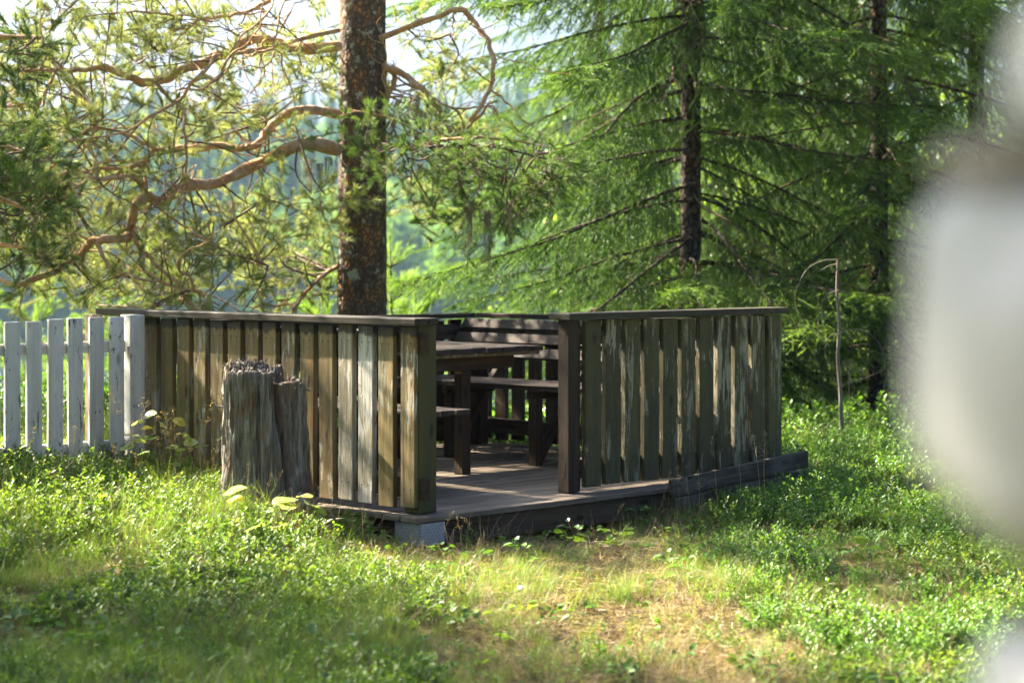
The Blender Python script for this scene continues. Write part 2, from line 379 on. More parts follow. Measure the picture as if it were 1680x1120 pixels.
def m_stump():
    s = NT('rotten_stump_wood')
    g = s.noise(s.tc(scale=(34, 34, 4.5), rnd=False), 1, 6, .7, .5); f = s.noise(s.tc(scale=(110, 110, 14), rnd=False), 1, 4, .65)
    b = s.noise(s.tc(scale=(5, 5, 3), rnd=False), 1.3, 4, .6)
    col = s.ramp(g, [(.28, (.032, .025, .019)), (.44, (.15, .13, .105)), (.58, (.28, .26, .23)), (.74, (.42, .41, .38))])
    col = s.mix(s.ramp(b, [(.52, 0.0), (.68, .8)]), col, (.15, .085, .045))
    col = s.mix(s.ramp(b, [(.30, .55), (.42, 0.0)]), col, (.14, .15, .08))
    at = s.new('ShaderNodeAttribute', attribute_name='hollow')
    col = s.mix(s.mix(.8, at.outputs['Fac'], 1.0, 'MULTIPLY'), col, s.ramp(g, [(.3, (.05, .025, .012)), (.65, (.19, .10, .05))]))
    nb = s.bump(f, .6, .006); nb = s.bump(g, .9, .016, nb)
    return s.fin(col, .92, nb, .2)
M['stump'] = m_stump()

# ------------------------------------------------------------------ deck frame: N near corner, u to the left railing's far end, v to the right railing's far end
AU, AV = R(136), R(44)
UD = Vector((math.cos(AU), math.sin(AU), 0)); VD = Vector((math.cos(AV), math.sin(AV), 0))
N0 = Vector((-.434, 9.45, 0))
UL, VL = 2.62, 2.95
def D(u, v, z=0): return N0+UD*u+VD*v+Vector((0, 0, z))
_det = UD.x*VD.y-UD.y*VD.x
def uv_of(x, y):
    dx, dy = x-N0.x, y-N0.y
    return (dx*VD.y-dy*VD.x)/_det, (UD.x*dy-UD.y*dx)/_det

# ------------------------------------------------------------------ terrain
def zg(X, Y):
    X, Y = np.asarray(X, float), np.asarray(Y, float)
    z = -.145+0*X*Y
    z = z+.17*sstep((-X-.25)/1.1)*sstep((Y-8.1)/1.7)+.10*sstep((-X-1.5)/1.1)*sstep((Y-8.6)/1.6)
    z = z-.05*np.exp(-((X-.5)/.75)**2-((Y-10.0)/.9)**2)+.09*sstep((X-1.3)/.8)*sstep((Y-9.2)/1.6)
    z = z-.13*sstep((9.0-Y)/2.4)
    z = z+.06*(fbm(X*.9+3, Y*.9, 0, 3)-.5)+.05*(fbm(X*3.1, Y*3.1, 2, 3)-.5)*(Y < 30)
    far = np.clip(Y-13.2, 0, None)
    z = z-far*.10-far*.05*sstep((Y-16)/10)
    z = np.maximum(z, -8.6)
    hill = np.clip(Y-168, 0, 190)
    z = z+hill*.125*(.75+.5*fbm(X*.006+9, Y*.004, 1, 3))
    z = z+(Y > 100)*(fbm(X*.02, Y*.02, 5, 3)-.5)*4*sstep((Y-168)/40)
    u, v = uv_of(X, Y)
    inside = sstep((u+.0)/.10)*sstep((UL+.03-u)/.10)*sstep((v+.02)/.10)*sstep((VL+.03-v)/.10)
    return z*(1-inside)+np.minimum(z, -.24)*inside
def pathmask(X, Y):
    c = .33+(9.3-Y)*.17
    a = np.exp(-((X-c)/(.30+.04*(9.6-Y)))**2)*sstep((9.9-Y)/.4)
    b = .45*np.exp(-((X+.25-(9.0-Y)*.35)/.55)**2)*sstep((9.35-Y)/.5)*sstep((Y-6.6)/1.0)
    return np.clip(np.maximum(a, b)*(.05+1.5*fbm(X*2.3, Y*2.3, 4, 3)), 0, 1)
def axis(lo, hi, step, far_lo, far_hi, g=1.22):
    a = list(np.arange(lo, hi+1e-6, step)); s = step; x = lo; left = []
    while x > far_lo: s *= g; x -= s; left.append(max(x, far_lo))
    s = step; x = hi; right = []
    while x < far_hi: s = min(s*g, 14); x += s; right.append(min(x, far_hi))
    return np.array(left[::-1]+a+right)
gx = axis(-4.2, 4.2, .06, -300, 300); gy = axis(5.6, 14.5, .06, -100, 400)
GX, GY = np.meshgrid(gx, gy)
GZ = zg(GX, GY)
gv = np.stack([GX, GY, GZ], -1).reshape(-1, 3)
ni, nj = len(gy), len(gx)
ii = (np.arange(ni-1)[:, None]*nj+np.arange(nj-1)[None, :]).ravel()
gme = mesh('ground', gv, np.stack([ii, ii+1, ii+nj+1, ii+nj], -1), M['ground'], True)
pa = gme.attributes.new('path', 'FLOAT', 'POINT'); pa.data.foreach_set('value', pathmask(GX, GY).ravel().astype(np.float32))
tag(obj('ground', gme), kind='structure')
LZ = -8.0
lk = [(-295, 60, LZ), (295, 60, LZ), (295, 182, LZ), (-295, 182, LZ)]
tag(obj('lake_water', mesh('lake_water', lk, [(0, 1, 2, 3)], M['water'])), kind='structure')

# ------------------------------------------------------------------ scatter by geometry nodes (grass, ground cover, needles, far wood)
_sc = 0
def scatter_obj(name, pts, rot, scl, idx, protos, parent=None):
    """protos: list of meshes; one object whose points carry instances of them"""
    global _sc; _sc += 1
    c = bpy.data.collections.new('proto_%d' % _sc)
    for i, me in enumerate(protos):
        o = bpy.data.objects.new('p%02d_%03d' % (_sc, i), me); c.objects.link(o)
    pts = np.asarray(pts, float); n = len(pts)
    me = bpy.data.meshes.new(name); me.vertices.add(n); me.vertices.foreach_set('co', pts.ravel())
    a = me.attributes.new('rot', 'FLOAT_VECTOR', 'POINT'); a.data.foreach_set('vector', np.asarray(rot, np.float32).ravel())
    a = me.attributes.new('scl', 'FLOAT', 'POINT'); a.data.foreach_set('value', np.asarray(scl, np.float32))
    a = me.attributes.new('idx', 'INT', 'POINT'); a.data.foreach_set('value', np.asarray(idx, np.int32))
    for p in protos[:1]:
        for m in p.materials: me.materials.append(m)
    ng = bpy.data.node_groups.new('scatter_%d' % _sc, 'GeometryNodeTree')
    ng.interface.new_socket('Geometry', in_out='INPUT', socket_type='NodeSocketGeometry')
    ng.interface.new_socket('Geometry', in_out='OUTPUT', socket_type='NodeSocketGeometry')
    N = ng.nodes; gi = N.new('NodeGroupInput'); go = N.new('NodeGroupOutput'); ip = N.new('GeometryNodeInstanceOnPoints')
    ci = N.new('GeometryNodeCollectionInfo'); ci.inputs['Collection'].default_value = c
    ci.inputs['Separate Children'].default_value = True; ci.inputs['Reset Children'].default_value = True
    def na(nm, ty):
        x = N.new('GeometryNodeInputNamedAttribute'); x.data_type = ty; x.inputs['Name'].default_value = nm; return x.outputs['Attribute']
    er = N.new('FunctionNodeEulerToRotation')
    L = ng.links
    L.new(gi.outputs[0], ip.inputs['Points']); L.new(ci.outputs[0], ip.inputs['Instance']); ip.inputs['Pick Instance'].default_value = True
    L.new(na('idx', 'INT'), ip.inputs['Instance Index']); L.new(na('rot', 'FLOAT_VECTOR'), er.inputs[0])
    L.new(er.outputs[0], ip.inputs['Rotation']); L.new(na('scl', 'FLOAT'), ip.inputs['Scale']); L.new(ip.outputs[0], go.inputs[0])
    o = obj(name, me, parent); md = o.modifiers.new('scatter', 'NODES'); md.node_group = ng
    o['kind'] = 'stuff'
    return o
def dirs_to_euler(d, spin=None):
    """euler XYZ turning local +Z onto d"""
    d = d/(np.linalg.norm(d, axis=1, keepdims=True)+1e-9)
    th = np.arccos(np.clip(d[:, 2], -1, 1)); az = np.arctan2(d[:, 1], d[:, 0])
    # Rz(az) * Ry(th): euler XYZ order applies X, then Y, then Z
    return np.stack([np.zeros(len(d)), th, az], 1)

# ------------------------------------------------------------------ boards
_bc = {}
def board_mesh(L, Wd, T, mat, key=0, bev=.003, warp=.0):
    k = (round(L, 3), round(Wd, 3), round(T, 3), mat, key)
    if k in _bc: return _bc[k]
    bm = bmesh.new(); bmesh.ops.create_cube(bm, size=1)
    for v in bm.verts: v.co = Vector((v.co.x*L, v.co.y*Wd, v.co.z*T))
    if bev: bmesh.ops.bevel(bm, geom=list(bm.edges), offset=bev, segments=1, affect='EDGES', profile=.5)
    me = bpy.data.meshes.new('board'); bm.to_mesh(me); bm.free(); me.materials.append(M[mat]); _bc[k] = me
    return me
def board(name, parent, L, Wd, T, mat, loc, rot=(0, 0, 0), key=0, jit=0.0, bev=.003):
    """a board: length along local X, width along Y, thickness along Z"""
    r = [a+random.uniform(-jit, jit) for a in rot]
    return obj(name, board_mesh(L, Wd, T, mat, key, bev), parent, loc, r)
UPR = (0, -math.pi/2, 0)      # rotates a board so that local X points up, width stays on Y
def upright(name, parent, L, Wd, T, mat, x, y, zc, facing='y', jit=0.0, key=0, bev=.003):
    # width along parent's x, thickness along parent's y
    m = Matrix(((0, 1, 0), (0, 0, 1), (1, 0, 0)))     # columns: local X->z, local Y->x, local Z->y
    e = m.to_euler()
    o = obj(name, board_mesh(L, Wd, T, mat, key, bev), parent, (x, y, zc))
    o.rotation_euler = (m @ Euler((random.uniform(-jit, jit), random.uniform(-jit, jit)*.5, random.uniform(-jit, jit)*.6)).to_matrix()).to_euler()
    return o

# deck platform -----------------------------------------------------
dk = thing('deck_platform', 'low grey timber deck floor with dark front board and metal corner plate', 'deck', D(0, 0, 0), AV)
iv = Matrix.Rotation(-AV, 3, 'Z')
def DL(u, v, z=0): return iv @ (D(u, v, z)-D(0, 0, 0))
bw = .118; nb_ = int(UL/(bw+.006))+1
for i in range(nb_):
    u = .055+i*(bw+.006)
    L = VL+.06+random.uniform(-.012, .012)
    p = DL(u, VL/2, -.014+random.uniform(-.0015, .0015))
    board('floor_board', dk, L, bw, .028, 'wood_deck', p, (0, 0, 0), key=i % 3, jit=.0012, bev=.004)
board('fascia', dk, VL-.02, .034, .118, 'wood_fascia', DL(.03, VL/2+.05, -.090), (0, 0, 0))
board('side_joist', dk, UL-.1, .04, .10, 'wood_dark', DL(UL/2+.05, .06, -.082), (0, 0, AU-AV))
board('rear_joist', dk, UL-.1, .04, .14, 'wood_dark', DL(UL/2+.05, VL-.06, -.102), (0, 0, AU-AV))
for v in (.9, 1.9): board('floor_joist', dk, UL-.1, .045, .12, 'wood_dark', DL(UL/2, v, -.092), (0, 0, AU-AV))
# perforated plate folded round the near corner
for (L, u, v, a) in ((.155, .002, .078, 0), (.17, .088, -.004, AU-AV)):
    bm = bmesh.new(); bmesh.ops.create_cube(bm, size=1)
    for q in bm.verts: q.co = Vector((q.co.x*L, q.co.y*.003, q.co.z*.104))
    me = bpy.data.meshes.new('corner_plate'); bm.to_mesh(me); bm.free(); me.materials.append(M['metal'])
    pl = obj('corner_plate', me, dk, DL(u, v, -.086), (0, 0, a))
    pl['label'] = 'galvanised steel corner plate full of small punched holes'

# railings ----------------------------------------------------------
H, H2 = .94, .862
cap_t, cap_w = .036, .158
def railing(name, label, origin, ang, length, side, boards, bmat, cap_mat, Ht, group=None):
    """local x runs along the railing; side=+1: boards on local +y face, -1: on -y"""
    t = thing(name, label, 'railing', origin, ang, group)
    y0 = side*.030
    for zc in (.12, Ht-.12): board('cross_rail', t, length, .045, .095, 'wood_dark', (length/2, 0, zc), (0, 0, 0))
    for (x, w, m) in boards:
        ln = Ht-cap_t-.004-.028+random.uniform(-.004, .002)
        upright('board', t, ln, w, .032, m, x, y0+side*.009,   .028+ln/2+random.uniform(-.006, .004), jit=.008, key=random.randint(0, 2))
    return t
lb = []
for i in range(1, 17):
    m = 'wood_grey' if i in (2, 3) else 'wood_left'
    lb.append((.085+i*.148, .107, m))
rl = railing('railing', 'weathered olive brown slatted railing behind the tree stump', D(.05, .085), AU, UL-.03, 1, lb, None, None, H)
cp = board('top_rail', rl, UL+.03, cap_w, cap_t, 'wood_cap', (UL/2-.0, .012, H-cap_t/2), (0, 0, 0), bev=.004)
# corner post boxed with boards; the entrance face is plain olive
upright('post', rl, H-cap_t-.004, .104, .118, 'wood_post', .082, -.036, (H-cap_t)/2, key=1)
upright('board', rl, H-cap_t-.034, .100, .026, 'wood_left', .082, .038, .03+(H-cap_t-.034)/2, key=7)
upright('post', rl, H-cap_t-.004, .09, .09, 'wood_dark', UL-.08, -.072, (H-cap_t)/2)
rb = [(.176+i*.1525, .119, 'wood_right') for i in range(11)]
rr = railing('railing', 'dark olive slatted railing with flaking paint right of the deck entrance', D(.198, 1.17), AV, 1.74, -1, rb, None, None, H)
board('top_rail', rr, 1.83, cap_w, cap_t, 'wood_cap', (.875, -.012, H-cap_t/2), (0, 0, 0), bev=.004)
upright('post', rr, H-cap_t-.004, .075, .078, 'wood_black', .038, -.003, (H-cap_t)/2, key=3)
upright('post', rr, H-cap_t-.004, .034, .05, 'wood_dark', .096, .006, (H-cap_t)/2, key=4)
upright('post', rr, H-cap_t-.004, .09, .09, 'wood_dark', 1.66, .072, (H-cap_t)/2, key=4)
# rear railings
bb = [(.14+i*.152, .098, 'wood_dark') for i in range(16)]
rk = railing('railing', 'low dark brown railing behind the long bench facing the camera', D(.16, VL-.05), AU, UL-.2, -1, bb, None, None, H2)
board('top_rail', rk, UL-.2, .12, .03, 'wood_dark', (UL/2-.1, .0, H2-.016), (0, 0, 0))
b3 = [(.12+i*.152, .098, 'wood_dark') for i in range(17)]
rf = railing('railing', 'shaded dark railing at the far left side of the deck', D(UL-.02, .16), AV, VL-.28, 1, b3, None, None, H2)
board('top_rail', rf, VL-.32, .12, .03, 'wood_dark', (VL/2-.14, 0, H2-.016), (0, 0, 0))
for t, L in ((rk, UL-.2), (rf, VL-.28)):
    for x in (.06, L/2, L-.06): upright('post', t, H2-.05, .07, .07, 'wood_dark', x, .065 if t is rk else -.065, (H2-.05)/2, key=2)

# benches -----------------------------------------------------------
def bench(name, label, origin, ang, length, y0, y1, zs, ytop, ztop, legs, mat='wood_bench', nback=3):
    """local x along the bench, +y towards the sitter's front"""
    t = thing(name, label, 'bench', origin, ang, None)
    n = 4; w = (y1-y0)/n-.006
    for i in range(n):
        board('seat_slat', t, length+random.uniform(-.012, .012), w, .03, mat, (length/2, y0+(i+.5)*(y1-y0)/n, zs-.015), key=i, jit=.0015)
    lean = math.atan2(y0+.02-ytop, ztop-zs)
    for i in range(nback):
        z = ztop-.037-i*.0865; y = ytop+(ztop-z)*math.tan(lean)
        board('back_slat', t, length+random.uniform(-.01, .01), .074, .024, mat, (length/2, y, z), (math.pi/2+lean, 0, 0), key=5+i, jit=.001)
    for x in legs:
        upright('leg', t, zs-.075, .062, .062, 'wood_dark', x, y1-.06, (zs-.075)/2, key=5)
        sb = board('seat_support', t, (y1-y0)-.01, .05, .05, 'wood_dark', (x, (y0+y1)/2, zs-.057), (0, 0, math.pi/2))
        o = board('back_support', t, (ztop-.01)/math.cos(lean), .045, .055, 'wood_dark', (x+.05, (ytop-.045)+(y0-.01-ytop)*.5*ztop/(ztop-zs), ztop/2-.005), (0, 0, 0))
        m = Matrix(((0, 1, 0), (-math.sin(lean), 0, math.cos(lean)), (math.cos(lean), 0, math.sin(lean))))
        o.rotation_euler = m.to_euler()
    return t
bR = bench('bench', 'sunlit slatted bench along the low back railing, facing the camera', D(.33, VL-.06), AU, UL-.42, .44, .87, .475, .17, .834, (.28, .98, 1.7))
bL = bench('bench', 'shaded slatted bench behind the left railing, its end by the table leg', D(UL-.12, .0), AU+math.pi, UL-.12-.54, .44, .87, .435, .18, .872, (.25, 1.55))
bF = bench('bench', 'short dark bench in the far left corner behind the table', D(UL-.10, VL-.92), AV+math.pi, 1.0, .12, .44, .44, .05, .834, (.2, .85))

# table -------------------------------------------------------------
tb = thing('table', 'dark weathered plank table standing between the benches on the deck', 'table', D(1.08, .92), AU)
TW, TL = 1.06, .92     # local x along u (plank length), local -y along v
ivt = Matrix.Rotation(-AU, 3, 'Z')
npk = 9
for i in range(npk):
    y = -(i+.5)*TW/npk
    board('plank', tb, TL+random.uniform(-.02, .02), TW/npk-.005, .028, 'wood_bench', (TL/2, y, .706+random.uniform(-.002, .002)), key=9+i % 3, jit=.002)
board('batten', tb, .045, TW*.9, .022, 'wood_left', (.035, -TW/2-.03, .680))
for x in (.16, TL-.12):
    board('cross_beam', tb, TW*.80, .045, .088, 'wood_dark', (x-.045, -TW/2+.05, .636), (0, 0, math.pi/2))
    upright('leg', tb, .588, .068, .068, 'wood_dark', x-.02, -TW/2, .294, key=6)

# planks leaning along the front edge of the deck -------------------
def plank_between(name, label, a, b, hgt, th, mat, group=None):
    a, b = Vector(a), Vector(b); d = b-a
    me = board_mesh(d.length, hgt, th, mat, name+label[:5], .004)
    o = obj(name, me, None, (a+b)/2)
    x = d.normalized(); zz = Vector((x.y, -x.x, 0)).normalized(); y = zz.cross(x)
    o.rotation_euler = Matrix((x, y, zz)).transposed().to_euler()
    return tag(o, label, 'plank', group)
pA = P(1100, 802, 10.58); pB = P(1323, 752, 11.42)
plank_between('plank', 'upper weathered grey plank lying aslant below the right railing', pA, pB, .096, .032, 'wood_plank', 'planks along the deck front')
plank_between('plank', 'lower dark plank half buried in berry shrubs under the slanting plank', P(1104, 832, 10.60), P(1326, 784, 11.44), .10, .035, 'wood_plank', 'planks along the deck front')

# white picket fence ------------------------------------------------
fa = P(14, 640, 10.45); fb = P(220, 640, 10.98)
fdir = Vector((fb.x-fa.x, fb.y-fa.y, 0)); flen = fdir.length; fang = math.atan2(fdir.y, fdir.x)
pf = thing('picket_fence', 'worn white picket fence joining the deck at the left', 'fence', (fa.x, fa.y, 0), fang)
tops = (.893, .893, .902, .905, .907, .907, .915)
bots = (.14, .14, .15, .15, .15, .15, .15)
xs = [0, .161, .325, .487, .652, .815, .985]
def fx_of(px):        # along-fence distance whose projection is px
    k = (px-840)/FPX; d = fdir.normalized()
    return (k*fa.y-fa.x)/(d.x-k*d.y)
for i, pc in enumerate((-154, -120, -86, -52, -19, 14.5, 50, 85, 117.5, 152, 185.5)):
    x = fx_of(pc); tp = .89 if i < 5 else tops[i-5]; bt = .12
    upright('picket', pf, tp-bt, .089, .022, 'paint_white', x, -.034, (tp+bt)/2, jit=.006, key=i % 4)
x7 = fx_of(217.5)
upright('post', pf, .915-.1, .095, .10, 'paint_white', x7, .0, (.915+.1)/2, jit=.002, key=20)
xl = fx_of(-176); xr = x7-.055
for zc, hh in ((.745, .062), (.205, .06)):
    board('cross_rail', pf, xr-xl, .04, hh, 'paint_cream', ((xl+xr)/2, .0, zc))
upright('back_post', pf, .84, .07, .07, 'wood_brown', fx_of(166), .075, .50, key=3)
moss = Geo()
for px_ in (68, 100, 133):
    x = fx_of(px_)
    for k in range(46):
        b = np.array([x+rng.normal()*.022, rng.normal()*.008, .776]); dd = rng.normal(size=3); dd[2] = abs(dd[2])*.7-.2
        v, f = needles(b[None], dd[None], rng.uniform(.012, .028), .004); moss.add(v, f)
mo = obj('moss', moss.build('moss', M['litter']), pf); mo['kind'] = 'stuff'

# ------------------------------------------------------------------ tree stump
def build_stump():
    base = P(432, 828, 9.85); base.z = float(zg(base.x, base.y))-.02
    t = thing('tree_stump', 'tall rotten grey tree stump with a split side in front of the railing', 'stump', base)
    nt, nz = 460, 110
    th = np.linspace(0, 2*np.pi, nt, endpoint=False)
    ax = np.cos(th); ay = np.sin(th)
    HT = .66+0*th
    # top height by direction: rear left highest, right shell lower
    aw = np.angle(np.exp(1j*th))
    HT = HT+.03*sstep((np.angle(np.exp(1j*(th-R(85))))+.05)/.1)*sstep((R(205)-th)/.15)-.055*sstep((aw+R(50))/.05)*sstep((R(62)-aw)/.12)
    HT = HT+.030*(fbm(ax*3+4, ay*3, 1, 2)-.5)+.028*(np.round(fbm(ax*7, ay*7, 2, 2)*4)/4-.5)
    cle0 = np.angle(np.exp(1j*(th-R(-46)))); cle = np.exp(-(cle0/.16)**2)     # the split
    V = []; hol = []
    for j in range(nz):
        s = j/(nz-1); z = s*HT
        r = .205+.028*np.exp(-z/.07)+.012*np.sin(th*3+1)+.010*np.sin(th*5)
        r = r+.045*(fbm(ax*4+z*1.5, ay*4, z*2.2, 4)-.5)+.055*(fbm(ax*11, ay*11, z*2.2, 3)-.5)-.024*np.abs(fbm(ax*24, ay*24, z*4, 2)-.5)*2
        r = r-.012*s-.020*np.maximum(0, np.abs(fbm(ax*17+.6*np.sin(z*6), ay*17, z*1.1+5, 3)-.5)*-6+.75)+.012*(fbm(ax*40, ay*40, z*5, 2)-.5)
        cs = np.exp(-((cle0-.06*np.sin(z*8))/(.07+.17*s))**2)*sstep((z-.03)/.12)
        r = r*(1-.78*np.clip(cs, 0, 1))
        V.append(np.stack([ax*r*1.03, ay*r*.9, z], 1)); hol.append(np.clip(cs*1.2, 0, 1))
    rim = V[-1]
    for k, (sc, dz) in enumerate(((.93, .008), (.84, -.005), (.7, -.03), (.5, -.07), (.25, -.10))):
        q = rim*np.array([sc, sc, 1]); q[:, 2] += dz+.03*(fbm(q[:, 0]*40, q[:, 1]*40, k, 3)-.5)
        V.append(q); hol.append(np.full(nt, .2+.18*k))
    v = np.concatenate(V+[np.array([[0, 0, float(rim[:, 2].mean())-.12]])]); nr = len(V)
    fl = []
    for j in range(nr-1):
        a = j*nt
        for i in range(nt): fl.append((a+i, a+(i+1) % nt, a+nt+(i+1) % nt, a+nt+i))
    c = nr*nt; a = (nr-1)*nt
    for i in range(nt): fl.append((a+i, a+(i+1) % nt, c))
    me = mesh('stump_wood', v, fl, M['stump'], True)
    at = me.attributes.new('hollow', 'FLOAT', 'POINT'); at.data.foreach_set('value', np.concatenate(hol+[np.array([1.0])]).astype(np.float32))
    obj('wood', me, t)
    # crumbling flakes on the rim
    g = Geo()
    for k in range(430):
        a = rng.uniform(R(95), R(300)) if k % 3 else rng.uniform(0, 2*np.pi); rr_ = rng.uniform(.4, 1.0)*.2; i = int(a/(2*np.pi)*nt) % nt
        if cle[i] > .3: continue
        b = np.array([math.cos(a)*rr_*1.0, math.sin(a)*rr_*.88, HT[i]+rng.uniform(-.02, .018)])
        s_ = rng.uniform(.006, .018); q = rng.normal(size=(4, 3))*np.array([.45, .45, 1.1])*s_*.7
        g.add(b+q, [[0, 1, 2], [0, 2, 3], [0, 3, 1], [1, 3, 2]])
    fk = obj('bark_flakes', g.build('bark_flakes', M['stump']), t); fk['kind'] = 'stuff'
    # block of rotten wood left standing at the rear of the top
    for (px, py, w, d, h, nm) in ((402, 606, .20, .10, .06, 'rotten_top'), (447, 607, .022, .022, .05, 'splinter'), (506, 622, .012, .02, .06, 'splinter')):
        p = P(px, py, 9.95)-base
        bm = bmesh.new(); bmesh.ops.create_icosphere(bm, subdivisions=4, radius=1)
        for q in bm.verts:
            n_ = float(fbm(q.co.x*2+px, q.co.y*2, q.co.z*2, 4))-.5
            e = Vector([math.copysign(abs(c_)**.45, c_) for c_ in q.co])
            q.co = Vector((e.x*w/2, e.y*d/2, e.z*h/2))*(1+.5*n_)
        m_ = bpy.data.meshes.new(nm); bm.to_mesh(m_); bm.free(); m_.materials.append(M['stump'])
        obj(nm, m_, t, (p.x, p.y+(.04 if nm == 'rotten_top' else 0), p.z-.01))
    # loose splinters down the sides
    for (px, py, dx, dz) in ((356, 668, -.012, .03), (500, 640, .01, .04)):
        p = P(px, py, 9.82)-base
        vv, ff = tube([(p.x+.03, p.y, p.z), (p.x, p.y, p.z+.005), (p.x+dx, p.y-.01, p.z+dz)], [.007, .005, .001], 5)
        obj('splinter', mesh('splinter', vv, ff, M['stump']), t)
    return base
stump_base = build_stump()

# ------------------------------------------------------------------ pine tree behind the deck
YP = 14.5
def pine_tuft(mat, nn=64, L=.045, w=.0022, shoot=.075, seed=0):
    g = Geo()
    t = rng.uniform(0, 1, nn)**.8; base = np.stack([0*t, 0*t, t*shoot], 1)
    az = rng.uniform(0, 2*np.pi, nn); op = rng.uniform(R(18), R(62), nn)*(1.1-.45*t)
    d = np.stack([np.cos(az)*np.sin(op), np.sin(az)*np.sin(op), np.cos(op)], 1)
    v, f = needles(base, d, L*rng.uniform(.7, 1.15, nn), w); g.add(v, f, 0)
    v, f = tube([(0, 0, -.02), (0, 0, shoot)], [.0022, .0012], 3); g.add(v, np.concatenate([f[:, [0, 1, 2]], f[:, [0, 2, 3]]]), 1)
    return g.build('pine_tuft', [mat, M['twig']])
def trunk_mesh(name, p0, p1, r0, r1, mat, amp=.05, nt=64, nz=220, fine=14):
    th = np.linspace(0, 2*np.pi, nt, endpoint=False); p0, p1 = np.array(p0), np.array(p1)
    s = np.linspace(0, 1, nz); L = np.linalg.norm(p1-p0)
    S, T = np.meshgrid(s, th, indexing='ij'); r = r0+(r1-r0)*S
    n = fbm(np.cos(T)*fine*.35, np.sin(T)*fine*.35, S*L*fine*.35, 4)
    rg = 1-np.abs(fbm(np.cos(T)*fine*.25+9, np.sin(T)*fine*.25, S*L*fine*.16, 3)-.5)*4
    r = r*(1+amp*(n-.5)*1.3+amp*.6*(rg-.5))
    ctr = p0[None]+(p1-p0)[None]*s[:, None]
    ctr[:, 0] += .02*np.sin(s*7)*L/8*.4
    V = np.stack([ctr[:, 0][:, None]+r*np.cos(T), ctr[:, 1][:, None]+r*np.sin(T), ctr[:, 2][:, None]+0*r], -1).reshape(-1, 3)
    i = np.arange(nz-1)[:, None]*nt; j = np.arange(nt)[None]; j2 = (j+1) % nt
    f = np.stack([i+j, i+j2, i+nt+j2, i+nt+j], -1).reshape(-1, 4)
    return mesh(name, V, f, mat, True)

tufts = [pine_tuft(M['pine_needle'], 74, .05, .0023) for _ in range(4)]
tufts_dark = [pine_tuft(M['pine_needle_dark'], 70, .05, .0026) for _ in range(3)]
tufts_young = [pine_tuft(M['young_needle'], 70, .06, .003, .11) for _ in range(3)]

class Crown:
    """twigs with needle tufts, each pad joined to the nearest limb"""
    def __init__(s): s.pts = []; s.dirs = []; s.tw = Geo(); s.limbs = []
    def limb(s, P_): s.limbs.append(P_)
    def nearest(s, p):
        best = None
        for L in s.limbs:
            d = np.linalg.norm(L-p, axis=1); i = int(d.argmin())
            if best is None or d[i] < best[0]: best = (d[i], L[i])
        return best
    def twig(s, p0, d, L, n=5, k=3, r=.004, droop=.0, dens=1.0):
        d = np.array(d, float); d /= np.linalg.norm(d)
        side = rng.normal(size=3)*.35; path = [np.array(p0, float)]
        for i in range(4):
            dd = d+side*(i/4)+np.array([0, 0, -droop*(i/3)])+rng.normal(size=3)*.12
            dd /= np.linalg.norm(dd); path.append(path[-1]+dd*L/4)
        path = catmull(path, 8)
        v, f = tube(path, np.linspace(r, r*.35, 8), 4); s.tw.add(v, f)
        for q in range(int(n*dens)):
            t = rng.uniform(.25, 1.0); p = path[min(int(t*7), 7)]
            tang = path[min(int(t*7)+1, 7)]-path[max(int(t*7)-1, 0)]; tang /= np.linalg.norm(tang)+1e-9
            sd_ = tang*.7+rng.normal(size=3)*.75+np.array([0, 0, .25]); sd_ /= np.linalg.norm(sd_)
            Ls = rng.uniform(.05, .17); e = p+sd_*Ls
            v, f = tube([p, (p+e)/2+rng.normal(size=3)*.008, e], [r*.5, r*.4, r*.3], 3); s.tw.add(v, f)
            for z in range(k):
                s.pts.append(p+sd_*Ls*rng.uniform(.35, 1.0)); s.dirs.append(sd_+rng.normal(size=3)*.35+np.array([0, 0, .15]))
        s.pts.append(path[-1]); s.dirs.append(path[-1]-path[-2])
    def pad(s, p, size, n_twigs, connect=True, r=.007, droop=.1, dens=1.0, k=3):
        p = np.array(p, float)
        if connect:
            d, q = s.nearest(p)
            if d < 1.6:
                mid = (p+q)/2+rng.normal(size=3)*d*.12+np.array([0, 0, -.05*d])
                v, f = tube(catmull([q, mid, p], 10), np.linspace(r*1.3, r*.7, 10), 5); s.tw.add(v, f)
                ax = (p-q)/(d+1e-6)
            else: ax = rng.normal(size=3)
        else: ax = rng.normal(size=3)
        for i in range(n_twigs):
            dd = ax*.6+rng.normal(size=3)*np.array([1, .8, .55])
            s.twig(p+rng.normal(size=3)*.03, dd, size*rng.uniform(.6, 1.2), droop=droop, r=r*.55, dens=dens, k=k)

